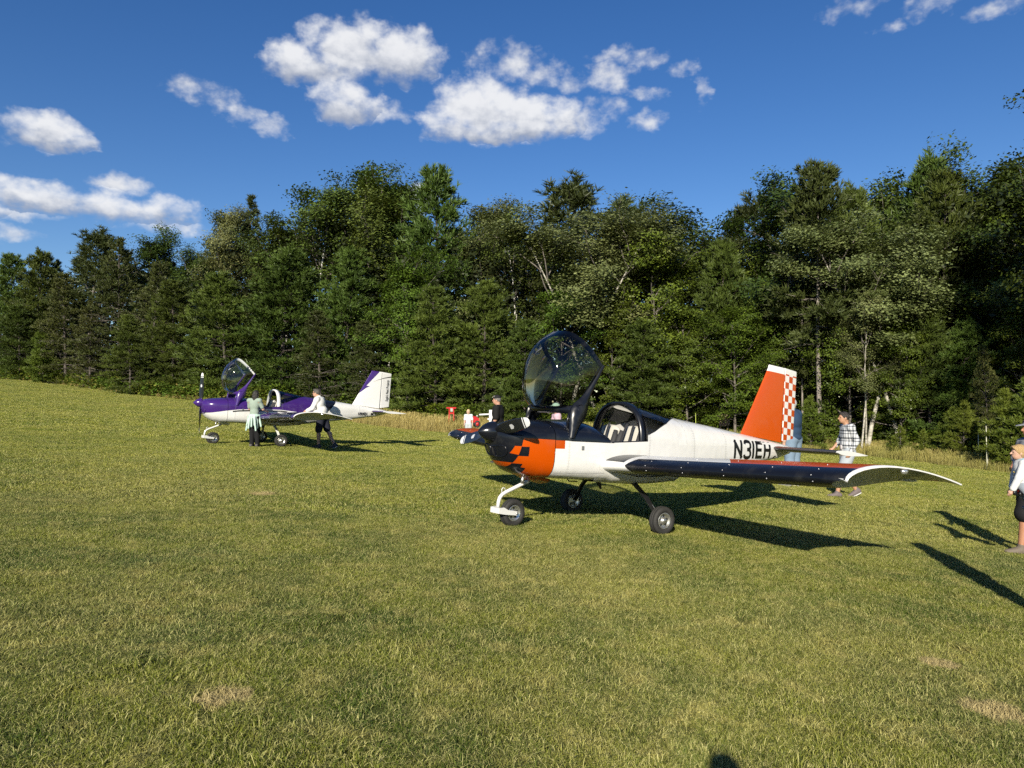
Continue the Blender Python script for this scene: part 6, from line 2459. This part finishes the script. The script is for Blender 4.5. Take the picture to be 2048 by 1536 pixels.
# small white machine on a post, left of the man in black
p = at(979, 27.0)
e = empty('white_machine', p, (0, 0, R(0)))
tag(e, 'small white machine with a long arm beside the man in black', 'machine')
MB().box((.10, 0, 1.0), (.22, .20, .50)).build('housing', WHITE_PL, e)
MB().box((.06, 0, 1.29), (.14, .16, .10)).build('head', WHITE_PL, e)
MB().tube([(.02, 0, 1.18), (-.38, 0, 1.16)], .032, 10).build('arm', WHITE_PL, e)
MB().tube([(.10, 0, .76), (.10, 0, .0)], .04, 8).build('post', WHITE_PL, e)
MB().box((-.03, -.06, 1.0), (.08, .06, .05)).build('bracket', WHITE_PL, e)

# weathered square target board at the edge of the wood
p = at(1447, edge_depth(1447) + 2.2)
e = empty('target_board', p, (R(4), 0, R(6)))
tag(e, 'weathered square wooden board propped at the edge of the wood', 'board')
OLDWOOD = bark_mat('weathered_planks', (.22, .15, .11), (.42, .30, .23), 9.0)
zc = CAM_H + (pixel_dir(1447, 840).z / pixel_dir(1447, 840).y) * p.y - p.z
for i_ in range(5):
    MB().box((-.24 + i_ * .12, 0, zc + (.012 if i_ % 2 else -.008)), (.112, .03, .60 + .02 * (i_ % 3))).build('plank', OLDWOOD, e)
for sx in (-1, 1):
    MB().box((sx * .2, .035, zc / 2 + .1), (.06, .035, zc + .2)).build('post', OLDWOOD, e)

# thin marker stakes
STAKE = simple('pale_stake', (.55, .54, .42), .7, noise=.2)
for i_, (px_, top_, bot_, dx_, lb_) in enumerate(((1971, 849, 925, .0, 'taller pale stake right of the young pines'), (1979, 859, 918, -.16, 'leaning pale stake beside the taller stake'), (1955, 865, 900, 0, 'short pale stake among the young pines'), (1391, 826, 850, 0, 'yellow green marker pole behind the white fuselage'))):
    dep = (25.6, 25.8, 27.5, 38.0)[i_]
    p = at(px_, dep)
    hh = CAM_H + (pixel_dir(px_, top_).z / pixel_dir(px_, top_).y) * dep - p.z
    e = MB().tube([(dx_, 0, 0), (dx_ * .4, 0, hh * .5), (0, 0, hh)], [.017, .015, .010], 7).build('marker_stake', STAKE if i_ < 3 else simple('yellow_marker', (.45, .55, .10), .6))
    e.location = p
    tag(e, lb_, 'stake', 'stakes at the edge of the wood')

# toy held by the toddler
hx, hy = xt - .13, d_t - .10
dd = pixel_dir(2026, 986)
zt_ = CAM_H + dd.z / dd.y * (d_t - .05)
xtoy = (2026 - 1024) / F_PX * (d_t - .05)
e = empty('toy_car', (xtoy, d_t - .05, zt_), (0, R(12), R(20)))
tag(e, 'small dark red and black toy car in the hand of the toddler', 'toy')
m = MB()
m.grid([[(-.075, y_, .0), (-.07, y_, .02), (-.03, y_, .028), (-.015, y_, .048), (.03, y_, .05), (.05, y_, .026), (.075, y_, .022), (.078, y_, .0)] for y_ in (-.03, -.026, .026, .03)], smooth=False)
m.add([(-.075, -.03, 0), (.078, -.03, 0), (.078, .03, 0), (-.075, .03, 0)], [(0, 1, 2, 3)])
m.build('toy_body', simple('toy_red', (.16, .012, .008), .3), e)
for (wx, wy) in ((-.048, -.032), (-.048, .032), (.048, -.032), (.048, .032)):
    MB().lathe([(-.012, .004), (-.012, .024), (.012, .024), (.012, .004)], (wx, wy, .0), (0, 1, 0), 14).build('toy_wheel', BLACK_TRIM, e)
